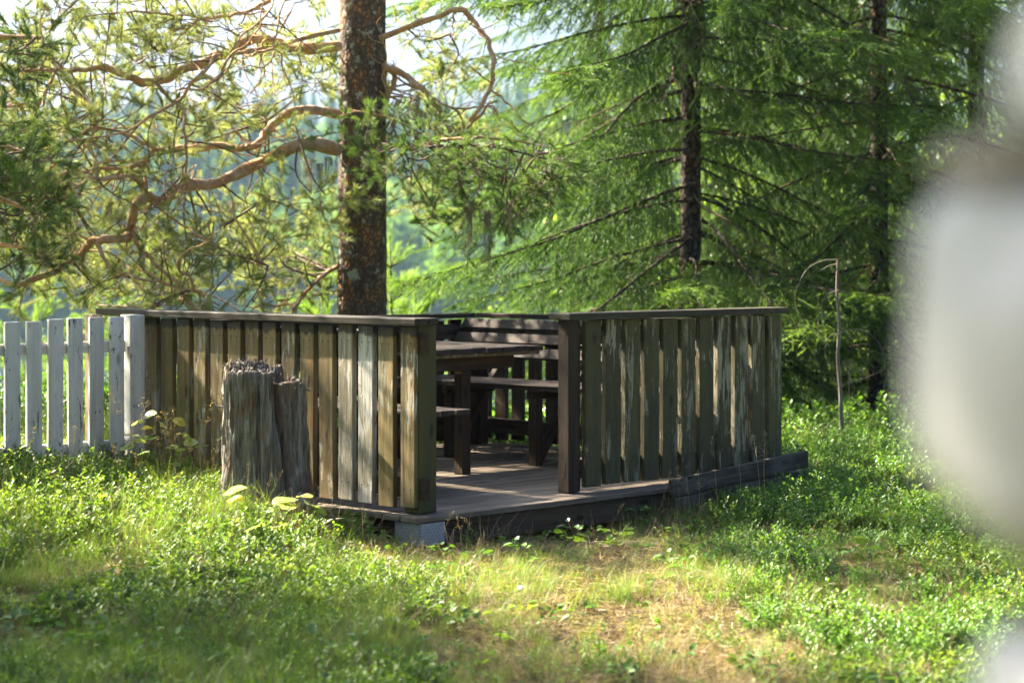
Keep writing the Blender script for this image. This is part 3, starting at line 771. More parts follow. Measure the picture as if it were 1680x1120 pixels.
pb = P(588, 420, YP); pz0 = float(zg(pb.x, YP))-.05
pine = thing('pine_tree', 'large pine with scaly orange grey trunk behind the left railing', 'tree', (pb.x, YP, pz0))
to_l = np.array([pb.x, YP, pz0])
x_bot = P(591, 500, YP).x-pb.x; x_top = P(590, 0, YP).x-pb.x
obj('trunk', trunk_mesh('pine_trunk', (x_bot, 0, 0), (x_top+.04, 0, 9.0), .182, .135, M['pine_bark'], .075), pine)
LIMBS = [  # px path, depth from -> to, radius from -> to (m)
 ([(556,246),(506,236),(458,251),(410,275),(357,299),(309,304),(289,318),(263,330),(239,321)], 14.4, 13.7, .056, .040),
 ([(241,322),(222,338),(212,381),(193,393),(154,396),(130,420),(96,444),(48,461),(22,468),(-10,455),(-60,462)], 13.7, 13.2, .040, .016),
 ([(239,324),(237,299),(236,270),(251,248)], 13.7, 13.9, .022, .017),
 ([(556,188),(511,181),(478,183),(449,203),(429,227),(405,244),(367,241),(328,241),(289,244),(258,247)], 14.4, 13.95, .040, .026),
 ([(258,247),(241,236),(207,222),(164,210),(116,229),(80,245)], 13.95, 13.7, .018, .008),
 ([(252,248),(238,262),(220,270),(183,277),(145,280),(96,287),(60,296)], 13.9, 13.4, .020, .010),
 ([(239,322),(222,294),(183,292),(150,294),(116,314),(87,338),(39,376),(0,392)], 13.7, 13.2, .020, .009),
 ([(216,382),(232,410),(256,434),(289,463),(299,482),(323,509),(350,540)], 13.6, 13.3, .020, .010),
 ([(160,398),(174,429),(203,449),(241,458),(289,470),(330,480)], 13.4, 13.1, .017, .007),
 ([(251,332),(289,364),(328,386),(367,410),(410,429),(440,436)], 13.7, 13.2, .012, .005),
 ([(556,76),(506,80),(463,72),(424,63),(396,72),(362,92),(314,111),(270,128),(236,135),(207,123),(169,109)], 14.4, 13.6, .052, .030),
 ([(169,109),(125,116),(85,113),(40,116),(-20,112)], 13.6, 13.4, .020, .010),
 ([(556,50),(511,60),(473,70),(444,77),(400,85),(357,92),(333,121),(289,164),(241,193),(203,217),(110,232)], 14.3, 13.1, .022, .008),
 ([(256,136),(275,159),(299,178),(301,207),(306,251),(304,294)], 13.6, 13.5, .017, .008),
 ([(90,120),(70,160),(60,190),(48,203)], 13.45, 13.3, .014, .009),
 ([(580,-60),(520,-40),(430,8),(390,22),(338,29),(280,24),(220,20),(180,24)], 14.3, 13.4, .022, .006),
 ([(580,-90),(470,-30),(440,20),(395,60),(372,100),(352,140)], 14.2, 13.2, .012, .005),
 ([(580,-30),(480,-10),(452,60),(447,110),(452,165)], 14.2, 13.0, .010, .004),
 ([(624,63),(670,46),(718,27),(752,14),(781,36),(805,77),(810,116),(803,145),(788,176),(771,198)], 14.4, 13.9, .027, .016),
 ([(624,108),(644,116),(665,123),(690,142),(709,162),(728,193),(740,217)], 14.5, 14.2, .036, .018),
 ([(648,118),(645,138),(637,158),(626,190)], 14.45, 14.4, .026, .014),
 ([(709,160),(733,174),(757,178),(786,176),(810,168)], 14.2, 13.9, .013, .006),
 ([(637,160),(660,158),(690,165),(660,190),(640,208)], 14.3, 14.1, .010, .005),
 ([(556,436),(540,446),(516,463),(500,482),(482,506)], 14.35, 14.1, .020, .013),
 ([(803,146),(830,165),(850,190),(880,215),(890,235)], 13.9, 13.6, .010, .004),
 ([(600,236),(640,240),(700,236),(760,228),(830,228),(900,242)], 14.3, 13.4, .020, .008),
]
cr = Crown()
for pts, y0, y1, r0, r1 in LIMBS:
    n = len(pts); q = np.array([P(px, py, y0+(y1-y0)*i/(n-1)+(.10*math.sin(i*1.9+px) if 0 < i < n-1 else 0)) for i, (px, py) in enumerate(pts)])
    path = catmull(q, n*6); w_ = np.sin(np.linspace(0, np.pi, len(path)))[:, None]; ar = np.arange(len(path))
    path = path+w_*.05*np.stack([fbm(ar*.45, pts[0][0]*.37+c*9, 1, 3)-.5 for c in range(3)], 1)
    rad = np.linspace(r0, r1, len(path))*.86*(1+.55*(fbm(ar*.5, pts[0][1]*1.7, 0, 3)-.5))
    v, f = tube(path-to_l, rad, 9)
    obj('branch', mesh('pine_branch', v, f, M['pine_limb'], True), pine)
    cr.limb(path)
for L_ in list(cr.limbs)[:24]:
    for i in range(4):
        i0 = int(len(L_)*rng.uniform(.3, .97)); p = L_[i0].copy(); d = rng.normal(size=3)*np.array([.8, .6, .8])+np.array([-.3, 0, -.15]); d /= np.linalg.norm(d)
        ln = rng.uniform(.25, .75); q = [p]; gq = Geo(); r0 = rng.uniform(.005, .011)
        for k in range(6):
            d = d+rng.normal(size=3)*.42; d /= np.linalg.norm(d); p = p+d*ln/6; q.append(p)
            if rng.uniform() < .6:
                e_ = d+rng.normal(size=3)*.8; e_ /= np.linalg.norm(e_); fk_ = catmull([p, p+e_*ln*.16+rng.normal(size=3)*.02, p+e_*ln*.34], 7)
                v, f = tube(fk_-to_l, np.linspace(r0*.5, .0015, 7), 5); gq.add(v, f)
        sb_ = catmull(q, 22); v, f = tube(sb_-to_l, np.linspace(r0, r0*.3, 22)*(1+.4*(fbm(np.arange(22)*.6, p[0]*9, 0, 2)-.5)), 6); gq.add(v, f)
        obj('branch', gq.build('side_branch', M['pine_limb'], True), pine); cr.limb(sb_)
def spread(c, n, cx, cy, rx, ry, y0, y1, size=.34, tw=5, dens=1.0, droop=.1, k=3):
    for i in range(n):
        a, rr_ = rng.uniform(0, 2*np.pi), math.sqrt(rng.uniform())
        c.pad(P(cx+math.cos(a)*rr_*rx, cy+math.sin(a)*rr_*ry, rng.uniform(y0, y1)), size, tw, dens=dens, droop=droop, k=k)
for L_, n in zip(cr.limbs[:17], (0, 5, 0, 1, 5, 4, 4, 4, 5, 6, 1, 4, 4, 4, 3, 6, 3)):
    for i in range(n*2):
        t = rng.uniform(.25, 1)**.7; p = L_[min(int(t*len(L_)), len(L_)-1)]
        cr.twig(p, rng.normal(size=3)*np.array([1, .8, .8])+np.array([-.4, -.1, 0]), rng.uniform(.25, .6), n=4, k=2, r=.006, droop=.15)
for a in ((20, 120,60, 120,70,13.0,15.0), (26, 60,160, 90,70,12.8,15), (16, 250,70, 90,60,13,15), (10, 150,190,110,60,13,15),
          (16, 400,170, 120,60,13,15), (9, 300,190,80,60,12.9,14.8), (13, 480,120,70,60,13.4,15), (9, 390,10, 130,30,13,15),
          (18, 400,380, 120,50,13,15), (22, 330,460, 170,45,12.9,14.6), (20, 100,420, 120,60,12.8,14.6), (14, 60,330, 80,60,12.8,14.4),
          (9, 480,340, 70,60,13.4,15), (8, 500,450, 50,50,13.2,14.6), (10, 700,100, 70,70,14,15.2), (8, 660,200, 50,50,14,15.2),
          (7, 720,190, 60,40,13.8,15.2), (6, 660,330, 50,40,14,15), (9, 200,350, 100,40,13,14.5), (7, 130,270,110,30,13,14.5)):
    spread(cr, max(1, int(a[0]*.55)), *a[1:5], 13.9 if random.random() < .8 else 13.2, 15.6, size=.34, tw=4, dens=.8, k=2)
pts = np.array(cr.pts); dr = np.array(cr.dirs)
e = dirs_to_euler(dr); e[:, 0] = 0
scatter_obj('crown', pts-to_l, e, rng.uniform(.75, 1.25, len(pts)), rng.integers(0, 4, len(pts)), tufts, pine)
tw = cr.tw.build('twigs', M['twig'])
o = obj('twigs', tw, pine, -Vector(to_l)); o['kind'] = 'stuff'
n_pine = len(pts)
# branch in front of the spruce, its shade put into darker needles, with beard lichen
ck = Crown(); ck.limb(catmull([P(600, 236, 13.9), P(700, 240, 13.2), P(800, 240, 12.9), P(900, 262, 12.8)], 30))
v, f = tube(ck.limbs[0]-to_l, np.linspace(.016, .006, 30), 6); obj('branch', mesh('pine_branch', v, f, M['spruce_bark'], True), pine)
for a in ((9, 600,240, 50,20), (22, 720,262, 90,32), (26, 830,282, 80,50), (12, 780,330, 80,40), (10, 900,300, 50,50)):
    spread(ck, int(a[0]*.45), *a[1:], 12.7, 13.6, size=.24, tw=3, dens=.8, droop=.3, k=2)
pts = np.array(ck.pts); e = dirs_to_euler(np.array(ck.dirs))
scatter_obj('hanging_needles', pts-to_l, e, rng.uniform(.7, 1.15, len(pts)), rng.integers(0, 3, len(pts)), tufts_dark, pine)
o = obj('twigs', ck.tw.build('twigs', M['twig']), pine, -Vector(to_l)); o['kind'] = 'stuff'
def lichen(n, L, r):
    g = Geo()
    for i in range(n):
        p = np.array([rng.normal()*r, rng.normal()*r, 0.0]); path = [p]
        for k in range(5): p = p+np.array([rng.normal()*.006, rng.normal()*.006, -L/5*rng.uniform(.6, 1.1)]); path.append(p)
        v, f = tube(path, np.linspace(.0022, .0006, 6), 3); g.add(v, f)
    return g.build('lichen', M['lichen'])
lm = [lichen(26, .30, .018), lichen(22, .20, .02), lichen(30, .42, .016)]
for (px, py, Y, k) in ((745,268,13.2,0),(790,285,13.1,1),(770,330,13.0,2),(800,345,12.9,2),(835,330,13,0),(690,268,13.2,1),(720,275,13.2,0),
                       (505,262,13.9,0),(525,268,14,1),(438,320,13.6,1),(380,330,13.7,1),(70,390,13.3,2),(180,330,13.6,1),(500,365,13.7,1),(860,300,12.9,1),(540,258,14,0)):
    obj('beard_lichen', lm[k], pine, P(px, py, Y)-Vector(to_l), (0, 0, random.uniform(0, 6)), (1, 1, random.uniform(.6, 1.1)))

# pine at the left edge of the picture
p2 = P(-230, 420, 12.6); z2 = float(zg(p2.x, p2.y))-.05; o2 = np.array([p2.x, p2.y, z2])
pine2 = thing('pine_tree', 'dark green pine boughs entering at the left edge above the white fence', 'tree', tuple(o2))
obj('trunk', trunk_mesh('pine_trunk', (0, 0, 0), (0, 0, 9.5), .14, .09, M['pine_bark'], .07, 40, 120), pine2)
c2 = Crown()
for pl_ in ([(-230,200),(-120,190),(-20,230),(40,250)], [(-230,300),(-110,300),(-20,320),(50,345)], [(-230,420),(-120,400),(-30,400),(40,405)], [(-230,60),(-100,50),(-10,60),(70,62)],
            [(-230,-60),(-330,-90),(-430,-60)], [(-230,-150),(-130,-190),(-60,-170)], [(-230,-260),(-330,-320),(-400,-310)], [(-230,-320),(-160,-420),(-110,-420)]):
    path = catmull([P(a, b, 12.6-.1*i) for i, (a, b) in enumerate(pl_)], 20); c2.limb(path)
    v, f = tube(path-o2, np.linspace(.035, .012, 20), 7); obj('branch', mesh('pine_branch', v, f, M['pine_limb'], True), pine2)
for a in ((16, 0,250,60,45), (16, 10,330,70,50), (8, 20,400,50,30), (7, 30,95,40,30), (10, -80,250,60,120), (10,-400,-80,110,60), (8,-380,-320,110,60), (12,-230,-300,90,90), (12,-220,-430,80,80), (8,-230,-600,90,80)):  # highest pads lie out of view, added to shade the path
    spread(c2, int(a[0]*.7), *a[1:], 11.8, 13.4, size=.3, tw=3, k=2)
pts = np.array(c2.pts); e = dirs_to_euler(np.array(c2.dirs))
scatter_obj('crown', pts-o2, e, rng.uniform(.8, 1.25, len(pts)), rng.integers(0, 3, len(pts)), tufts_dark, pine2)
o = obj('twigs', c2.tw.build('twigs', M['twig']), pine2, -Vector(o2)); o['kind'] = 'stuff'

# young pines behind the left railing
def young_pine(px, py_top, Y, label):
    tp = P(px, py_top, Y); z0 = float(zg(tp.x, Y))-.03; hgt = tp.z-z0; b = np.array([tp.x, Y, z0])
    t = thing('young_pine', label, 'tree', tuple(b), group='young pines behind the deck')
    v, f = tube([(0, 0, 0), (.02, 0, hgt*.5), (0, 0, hgt)], [.022, .014, .005], 6)
    obj('trunk', mesh('stem', v, f, M['spruce_bark'], True), t)
    pp, dd = [], []; g = Geo()
    nw = int(hgt/.30)
    for w in range(nw):
        zz = hgt-.02-w*.30
        if zz < .1: break
        pp.append((0, 0, zz)); dd.append((0, 0, 1))
        for q in range(3): pp.append((0, 0, zz-.05-.07*q)); dd.append((random.uniform(-.3, .3), random.uniform(-.3, .3), 1))
        for k in range(5):
            a = random.uniform(0, 6.28); L = .16+.17*w; d = np.array([math.cos(a), math.sin(a), .75]); d /= np.linalg.norm(d)
            p0 = np.array([0, 0, zz-.22]); e_ = p0+d*L
            v, f = tube([p0, (p0+e_)/2+np.array([0, 0, -.02]), e_], [.006, .005, .003], 4); g.add(v, f)
            m_ = max(3, int(L/.045))
            for s_ in np.linspace(.25, 1, m_): pp.append(p0+d*L*s_); dd.append(d+rng.normal(size=3)*.3+np.array([0, 0, .2]))
    obj('branches', g.build('branches', M['spruce_bark']), t)['kind'] = 'stuff'
    pp = np.array(pp); scatter_obj('crown', pp, dirs_to_euler(np.array(dd, float)), rng.uniform(.9, 1.3, len(pp)), rng.integers(0, 3, len(pp)), tufts_young, t)
young_pine(640, 392, 17.0, 'young light green pine just right of the pine trunk')
young_pine(536, 428, 16.4, 'young light green pine just left of the pine trunk')
young_pine(682, 478, 17.6, 'smallest young pine, above the rail end right of the trunk')
young_pine(60, 440, 19.0, 'young pine behind the white picket fence')
young_pine(180, 470, 18.0, 'young pine behind the corner of railing and picket fence')

# ------------------------------------------------------------------ spruces
def spruce_branch(L=2.2, seed=0, dens=1.0, droop=.28, hang=.66):
    g = Geo(); n = 14; s = np.linspace(0, 1, n)
    ax = np.stack([s*L, .06*np.sin(s*3+seed)*L, -droop*L*s**1.4+.22*L*np.maximum(0, s-.6)**1.3], 1)
    v, f = tube(ax, np.linspace(.017, .004, n), 5); g.add(v, np.concatenate([f[:, [0, 1, 2]], f[:, [0, 2, 3]]]), 1)
    nb, nd = [], []
    tb, td_ = [], []
    def strand(p, d, ln, den, tip=False):
        m_ = max(4, int(ln*den)); t = rng.uniform(0, 1, m_); d = d/np.linalg.norm(d)
        az = rng.normal(size=(m_, 3)); az -= (az@d)[:, None]*d; az /= np.linalg.norm(az, axis=1, keepdims=True)+1e-9
        (tb if tip else nb).append(p+d*ln*t[:, None]); (td_ if tip else nd).append(d*.8+az*.7)
    k = int(L/.048)
    for i in range(k):
        t = .10+.9*(i+rng.uniform())/k; p = np.array([np.interp(t, s, ax[:, c]) for c in range(3)]); sd_ = 1 if i % 2 else -1
        ln = (hang*rng.uniform(.45, 1.2))*min(1, .35+1.5*(1-t))+.05
        d = np.array([.45+.4*t, sd_*(.62-.2*t), -.85*(1-t)-.12])+rng.normal(size=3)*.16
        d /= np.linalg.norm(d); q = p.copy(); pth = [p]
        for z in range(4):
            d2 = d+np.array([0, 0, -.30*z*(1.2-t)]); d2 /= np.linalg.norm(d2); e_ = q+d2*ln/4
            strand(q, d2, ln/4, 620*dens, t > .82 and z > 1)
            for r_ in range(3):
                if rng.uniform() < .8:
                    sdv = np.cross(d2, [0, 0, 1.0]); sdv /= np.linalg.norm(sdv)+1e-9
                    td = d2*.55+sdv*(-1, 1, 0)[r_]*.6+np.array([0, 0, -.35*(1-t)])+rng.normal(size=3)*.15
                    strand(q+d2*ln/4*rng.uniform(), td, rng.uniform(.06, .15)*(.6+ln), 620*dens, rng.uniform() < (.55 if t > .7 else .10))
            q = e_; pth.append(e_)
        v, f = tube(pth, np.linspace(.0035, .001, 5), 3); g.add(v, np.concatenate([f[:, [0, 1, 2]], f[:, [0, 2, 3]]]), 1)
    nb = np.concatenate(nb); nd = np.concatenate(nd)
    v, f = needles(nb, nd, .016*rng.uniform(.75, 1.2, len(nb)), .0042); g.add(v, f, 0)
    tb = np.concatenate(tb); td_ = np.concatenate(td_); v, f = needles(tb, td_, .016*rng.uniform(.75, 1.2, len(tb)), .0042); g.add(v, f, 2)
    return g.build('spruce_branch', [M['spruce_needle'], M['spruce_bark'], M['spruce_tip']])
SB = [spruce_branch(2.2, i, 1.0, (.36, .26, .44, .32, .40)[i], (.66, .5, .8, .6, .75)[i]) for i in range(5)]
def dead_branch(L, seed):
    g = Geo(); p = np.zeros(3); path = [p]
    for i in range(6): p = p+np.array([L/6, rng.normal()*.04, -.05*L+rng.normal()*.03]); path.append(p)
    v, f = tube(catmull(path, 18), np.linspace(.011, .002, 18), 4); g.add(v, f)
    pc = catmull(path, 18)
    for i in range(26):
        q = pc[rng.integers(4, 18)]; d = np.array([.5, rng.normal()*.7, -.6+rng.normal()*.3]); ln = rng.uniform(.08, .32)
        v, f = tube([q, q+d*ln*.5+rng.normal(size=3)*.02, q+d*ln+np.array([0, 0, -.03])], [.003, .002, .0008], 3); g.add(v, f)
    return g.build('dead_branch', M['twig'])
DB = [dead_branch(1.3, i) for i in range(2)]
def spruce(px, Y, r0, hgt, label, dense=.34, scale=1.0, zmin=.4, per=5, dead=14, seed=1):
    rd = random.Random(seed); X = (px-840)/FPX*Y; z0 = float(zg(X, Y))-.05
    t = thing('spruce_tree', label, 'tree', (X, Y, z0), 0, 'spruces right of the deck')
    obj('trunk', trunk_mesh('spruce_trunk', (0, 0, 0), (0, 0, hgt), r0, r0*.25, M['spruce_bark'], .10, 28, 130, 22), t)
    z = zmin
    while z < hgt-.4:
        a0 = rd.uniform(0, 6.28); full = min(1.0, (hgt-z)/6)*scale; n = per if z < 5.5 else max(3, per-1)
        for k in range(n):
            a = a0+k*2*math.pi/n+rd.uniform(-.4, .4)
            if z > 1.8 and dead and math.cos(a+math.pi/2) > .85 and rd.random() < .5: continue     # the side towards the deck is thinned
            s_ = full*rd.uniform(.7, 1.12); rx = rd.uniform(-.2, .2)
            obj('branch', rd.choice(SB), t, (0, 0, z+rd.uniform(-.1, .1)), (rx, rd.uniform(-.16, .14), a), (s_, s_, s_))
        z += dense*(1 if z < 5.5 else 1.5)
    for k in range(dead):
        a = rd.uniform(0, 6.28); s_ = rd.uniform(.5, 1.1)
        obj('dead_branch', rd.choice(DB), t, (0, 0, rd.uniform(.2, 4.2)), (0, rd.uniform(-.1, .3), a), (s_, s_, s_))
    return t
spruce(1131, 16.4, .095, 12.5, 'nearest tall spruce with bare reddish trunk above the right railing', .30, 1.0, .75, 6, 16, 3)
spruce(1440, 16.8, .085, 12.0, 'spruce with dark trunk between the dead sapling and the pale stones', .38, .95, .6, 5, 10, 5)
spruce(1290, 20.5, .10, 13.0, 'farther spruce seen between the two nearer spruce trunks', .42, 1.1, .4, 5, 0, 8)
spruce(1600, 19.0, .10, 12.5, 'spruce at the right edge mostly hidden by the pale stones', .55, 1.1, .3, 5, 0, 11)
spruce(985, 22.5, .09, 10.5, 'small far spruce above the gap of the deck entrance', .45, .9, .3, 5, 0, 14)

# ------------------------------------------------------------------ birches beyond the spruces, and the wooded far shore
def leaf_clump(n, size, ls, mat, stem=False):
    c = rng.normal(size=(n, 3))*size*.45; nrm = rng.normal(size=(n, 3)); nrm[:, 2] += .6; nrm /= np.linalg.norm(nrm, axis=1, keepdims=True)
    a = np.cross(nrm, rng.normal(size=(n, 3))); a /= np.linalg.norm(a, axis=1, keepdims=True); b = np.cross(nrm, a)
    s_ = (ls*rng.uniform(.7, 1.3, n))[:, None]
    v = np.stack([c-a*s_*.5, c+b*s_*.33, c+a*s_*.55, c-b*s_*.33], 1).reshape(-1, 3)
    return mesh('leaf_clump', v, np.arange(n*4).reshape(n, 4), mat)
bcl = [leaf_clump(70, .5, .055, M['birch_leaf']) for _ in range(3)]
def birch(px, Y, hgt, rad, label, n=170, seed=0):
    X = (px-840)/FPX*Y; z0 = float(zg(X, Y))-.05
    t = thing('birch_tree', label, 'tree', (X, Y, z0), 0, 'birches around the deck')
    v, f = tube(catmull([(0, 0, 0), (.1, 0, hgt*.4), (.02, .1, hgt)], 20), np.linspace(.085, .015, 20), 8); obj('trunk', mesh('birch_trunk', v, f, M['birch_bark'], True), t)
    g = Geo(); pp = []
    for i in range(n):
        zz = hgt*(.12+.88*rng.uniform()); rr_ = rad*math.sqrt(max(.05, 1-abs(zz/hgt-.5)*1.5))*math.sqrt(rng.uniform(.1, 1)); a = rng.uniform(0, 6.28)
        p = np.array([math.cos(a)*rr_, math.sin(a)*rr_, zz]); pp.append(p)
        if i % 4 == 0:
            v, f = tube(catmull([(0, 0, max(.3, zz-rr_*.6)), p*.5+np.array([0, 0, zz*.5]), p], 6), np.linspace(.014, .004, 6), 4); g.add(v, f)
    obj('branches', g.build('branches', M['twig']), t)['kind'] = 'stuff'
    pp = np.array(pp); scatter_obj('crown', pp, rng.uniform(0, 6.28, (n, 3)), rng.uniform(.8, 1.5, n), rng.integers(0, 3, n), bcl, t)
birch(1215, 27, 9, 2.6, 'sunny birch glimpsed through the spruces over the right railing', 170)
birch(1385, 25, 8, 2.4, 'sunny birch glimpsed behind the dead sapling', 170)
birch(1540, 29, 9.5, 2.8, 'sunny birch glimpsed at the left side of the pale stones', 170)
birch(1050, 33, 7.5, 2.4, 'sunny birch low behind the nearest spruce, left of its trunk', 130)
# unseen birches added left of the view to shade ground, deck and pillar
def shade_birch(x, y, hgt, rad, label, n): birch(840+x/y*FPX, y, hgt, rad, label, n)
shade_birch(-6.9, 10.4, 10.5, 1.75, 'unseen leafy birch added beyond the picket fence to shade the foreground', 850)
shade_birch(-5.5, 4.9, 12.5, 1.8, 'unseen leafy birch added left of the camera to shade the stone pillar', 900)
shade_birch(-7.4, 16.0, 14, 1.15, 'unseen slender birch added left of the large pine to shade the deck', 330)
def far_conifer(n, hgt, rad, mat):
    z = rng.uniform(.06, 1, n); r = rad*(1-z)**.85*(.55+.45*((z*11) % 1))*np.sqrt(rng.uniform(.25, 1, n)); a = rng.uniform(0, 6.28, n)
    c = np.stack([r*np.cos(a), r*np.sin(a), z*hgt-r*.25], 1); ls = hgt*.05*(1.3-z)[:, None]
    out = np.stack([np.cos(a), np.sin(a), -.5+0*a], 1); s_ = np.stack([-np.sin(a), np.cos(a), 0*a], 1)
    v = np.stack([c-s_*ls, c+out*ls*1.5, c+s_*ls], 1).reshape(-1, 3)
    g = Geo(); g.add(v, np.arange(n*3).reshape(n, 3), 0)
    tv, tf = tube([(0, 0, 0), (0, 0, hgt*.9)], [hgt*.012, .02], 5); g.add(tv, np.concatenate([tf[:, [0, 1, 2]], tf[:, [0, 2, 3]]]), 1)
    return g.build('far_conifer', [mat, M['spruce_bark']])
def far_broadleaf(n, hgt, mat):
    lob = rng.normal(size=(9, 3))*np.array([.22, .22, .2])*hgt+np.array([0, 0, .6*hgt]); li = rng.integers(0, 9, n)
    d = rng.normal(size=(n, 3)); d /= np.linalg.norm(d, axis=1, keepdims=True); c = lob[li]+d*hgt*.17*rng.uniform(.6, 1.05, (n, 1))
    a = np.cross(d, rng.normal(size=(n, 3))); a /= np.linalg.norm(a, axis=1, keepdims=True); b = np.cross(d+.6*rng.normal(size=(n, 3)), a); ls = hgt*.035
    v = np.stack([c-a*ls, c+b*ls, c+a*ls], 1).reshape(-1, 3)
    g = Geo(); g.add(v, np.arange(n*3).reshape(n, 3), 0)
    tv, tf = tube([(0, 0, 0), (0, 0, hgt*.7)], [hgt*.015, .03], 5); g.add(tv, np.concatenate([tf[:, [0, 1, 2]], tf[:, [0, 2, 3]]]), 1)
    return g.build('far_broadleaf', [mat, M['spruce_bark']])
fp = [far_conifer(900, 13, 2.3, M['hill_needle']), far_conifer(800, 11, 2.2, M['hill_needle']), far_conifer(900, 15, 2.6, M['hill_needle']),
      far_broadleaf(1300, 11, M['hill_leaf']), far_broadleaf(1200, 9, M['hill_leaf'])]
n = 4400; fy = 176+rng.uniform(0, 1, n)**.8*185; fxx = np.clip(rng.uniform(-.62, .62, n)*fy, -285, 285)
fzz = zg(fxx, fy)
lf = fbm(fxx*.02, fy*.02, 8, 2)+.0012*(fy-230) > .46
ix = np.where(lf, rng.integers(2, 5, n), rng.integers(0, 3, n))
er = np.zeros((n, 3)); er[:, 2] = rng.uniform(0, 6.28, n)
tag(scatter_obj('far_forest', np.stack([fxx, fy, fzz-.3], 1), er, rng.uniform(.75, 1.2, n), ix, fp), 'hazy mixed forest covering the hillside across the lake', 'forest')

# ------------------------------------------------------------------ ground cover
def leafquads(c, d, up, L, w):
    """folded oval leaves: two quads each"""
    n = len(c); d = d/(np.linalg.norm(d, axis=1, keepdims=True)+1e-9); s = np.cross(d, up); s /= np.linalg.norm(s, axis=1, keepdims=True)+1e-9
    nn = np.cross(s, d); L = np.broadcast_to(L, (n,))[:, None]; w = np.broadcast_to(w, (n,))[:, None]
    b = c; t = c+d*L; l1 = c+d*L*.3-s*w*.46+nn*w*.18; l2 = c+d*L*.72-s*w*.40+nn*w*.15; r1 = c+d*L*.3+s*w*.46+nn*w*.18; r2 = c+d*L*.72+s*w*.40+nn*w*.15
    v = np.stack([b, l1, l2, t, r2, r1], 1).reshape(-1, 3); i = np.arange(n)[:, None]*6
    f = np.concatenate([i+np.array([[0, 3, 2, 1]]), i+np.array([[0, 5, 4, 3]])])
    return v, f
def berry(mat, stems, h, leaf, per):
    g = Geo()
    for i in range(stems):
        b = np.array([rng.normal()*.03, rng.normal()*.03, -.02]); hh = h*rng.uniform(.6, 1.2); ln = rng.normal(size=2)*.35*hh
        path = catmull([b, b+np.array([ln[0]*.3, ln[1]*.3, hh*.55]), b+np.array([ln[0], ln[1], hh])], 7)
        v, f = tube(path, np.linspace(.0014, .0008, 7), 3); g.add(v, f, 1)
        m_ = per; t = np.linspace(.3, 1, m_); az = np.arange(m_)*2.4+rng.uniform(0, 6)
        c = np.stack([np.interp(t, np.linspace(0, 1, 7), path[:, k]) for k in range(3)], 1)
        d = np.stack([np.cos(az), np.sin(az), .35+.5*t**3+rng.normal(size=m_)*.2], 1)
        v, f = leafquads(c, d, np.tile([0, 0, 1.0], (m_, 1))+rng.normal(size=(m_, 3))*.25, leaf*rng.uniform(.7, 1.15, m_), leaf*.56); g.add(v, f, 0)
    return g.build('berry', [mat, M['twig']])
berries = [berry(M['berry_leaf'], 6, .11, .024, 12), berry(M['berry_leaf'], 7, .13, .022, 13), berry(M['berry_leaf'], 5, .09, .026, 10)]
bilb = [berry(M['bilberry_leaf'], 7, .17, .022, 16), berry(M['bilberry_leaf'], 8, .20, .024, 17), berry(M['bilberry_leaf'], 6, .15, .026, 15)]
def grass(mat, n, h, spread_, w, lay=.35, flat=0.0):
    g = Geo(); b = np.stack([rng.normal(size=n)*spread_, rng.normal(size=n)*spread_, np.full(n, -.01)], 1)
    az = rng.uniform(0, 6.28, n); hh = h*rng.uniform(.5, 1.2, n); ly = rng.uniform(.1, 1, n)*lay+flat
    o_ = np.stack([np.cos(az), np.sin(az), 0*az], 1); s = np.stack([-np.sin(az), np.cos(az), 0*az], 1)*w/2
    ks = [0, .35, .7, 1]; rows = []
    for t in ks:
        c = b+o_*(hh*ly*t**1.7)[:, None]+np.array([0, 0, 1.0])*(hh*t*(1-.45*ly*t))[:, None]; rows.append((c-s*(1-t*.92), c+s*(1-t*.92)))
    v = np.stack([x for r_ in rows for x in r_], 1).reshape(-1, 3); i = np.arange(n)[:, None]*8
    f = np.concatenate([i+np.array([[2*k, 2*k+1, 2*k+3, 2*k+2]]) for k in range(3)])
    g.add(v, f); return g.build('grass', mat)
gr = [grass(M['grass'], 34, .13, .025, .0022, .8), grass(M['grass'], 30, .17, .022, .0022, .9), grass(M['grass'], 40, .09, .03, .002, .7)]
gs = [grass(M['straw'], 16, .16, .04, .0022, .9, .4), grass(M['straw'], 14, .12, .05, .0022, .8, .8)]
def litter(n, r, mat):
    g = Geo(); c = np.stack([rng.normal(size=n)*r, rng.normal(size=n)*r, rng.uniform(.0, .012, n)], 1); d = rng.normal(size=(n, 3)); d[:, 2] *= .12
    v, f = needles(c, d, rng.uniform(.025, .06, n), .0026); g.add(v, f); return g.build('litter', mat)
lt = [litter(70, .07, M['litter']), litter(60, .08, M['straw']), litter(70, .06, M['litter'])]

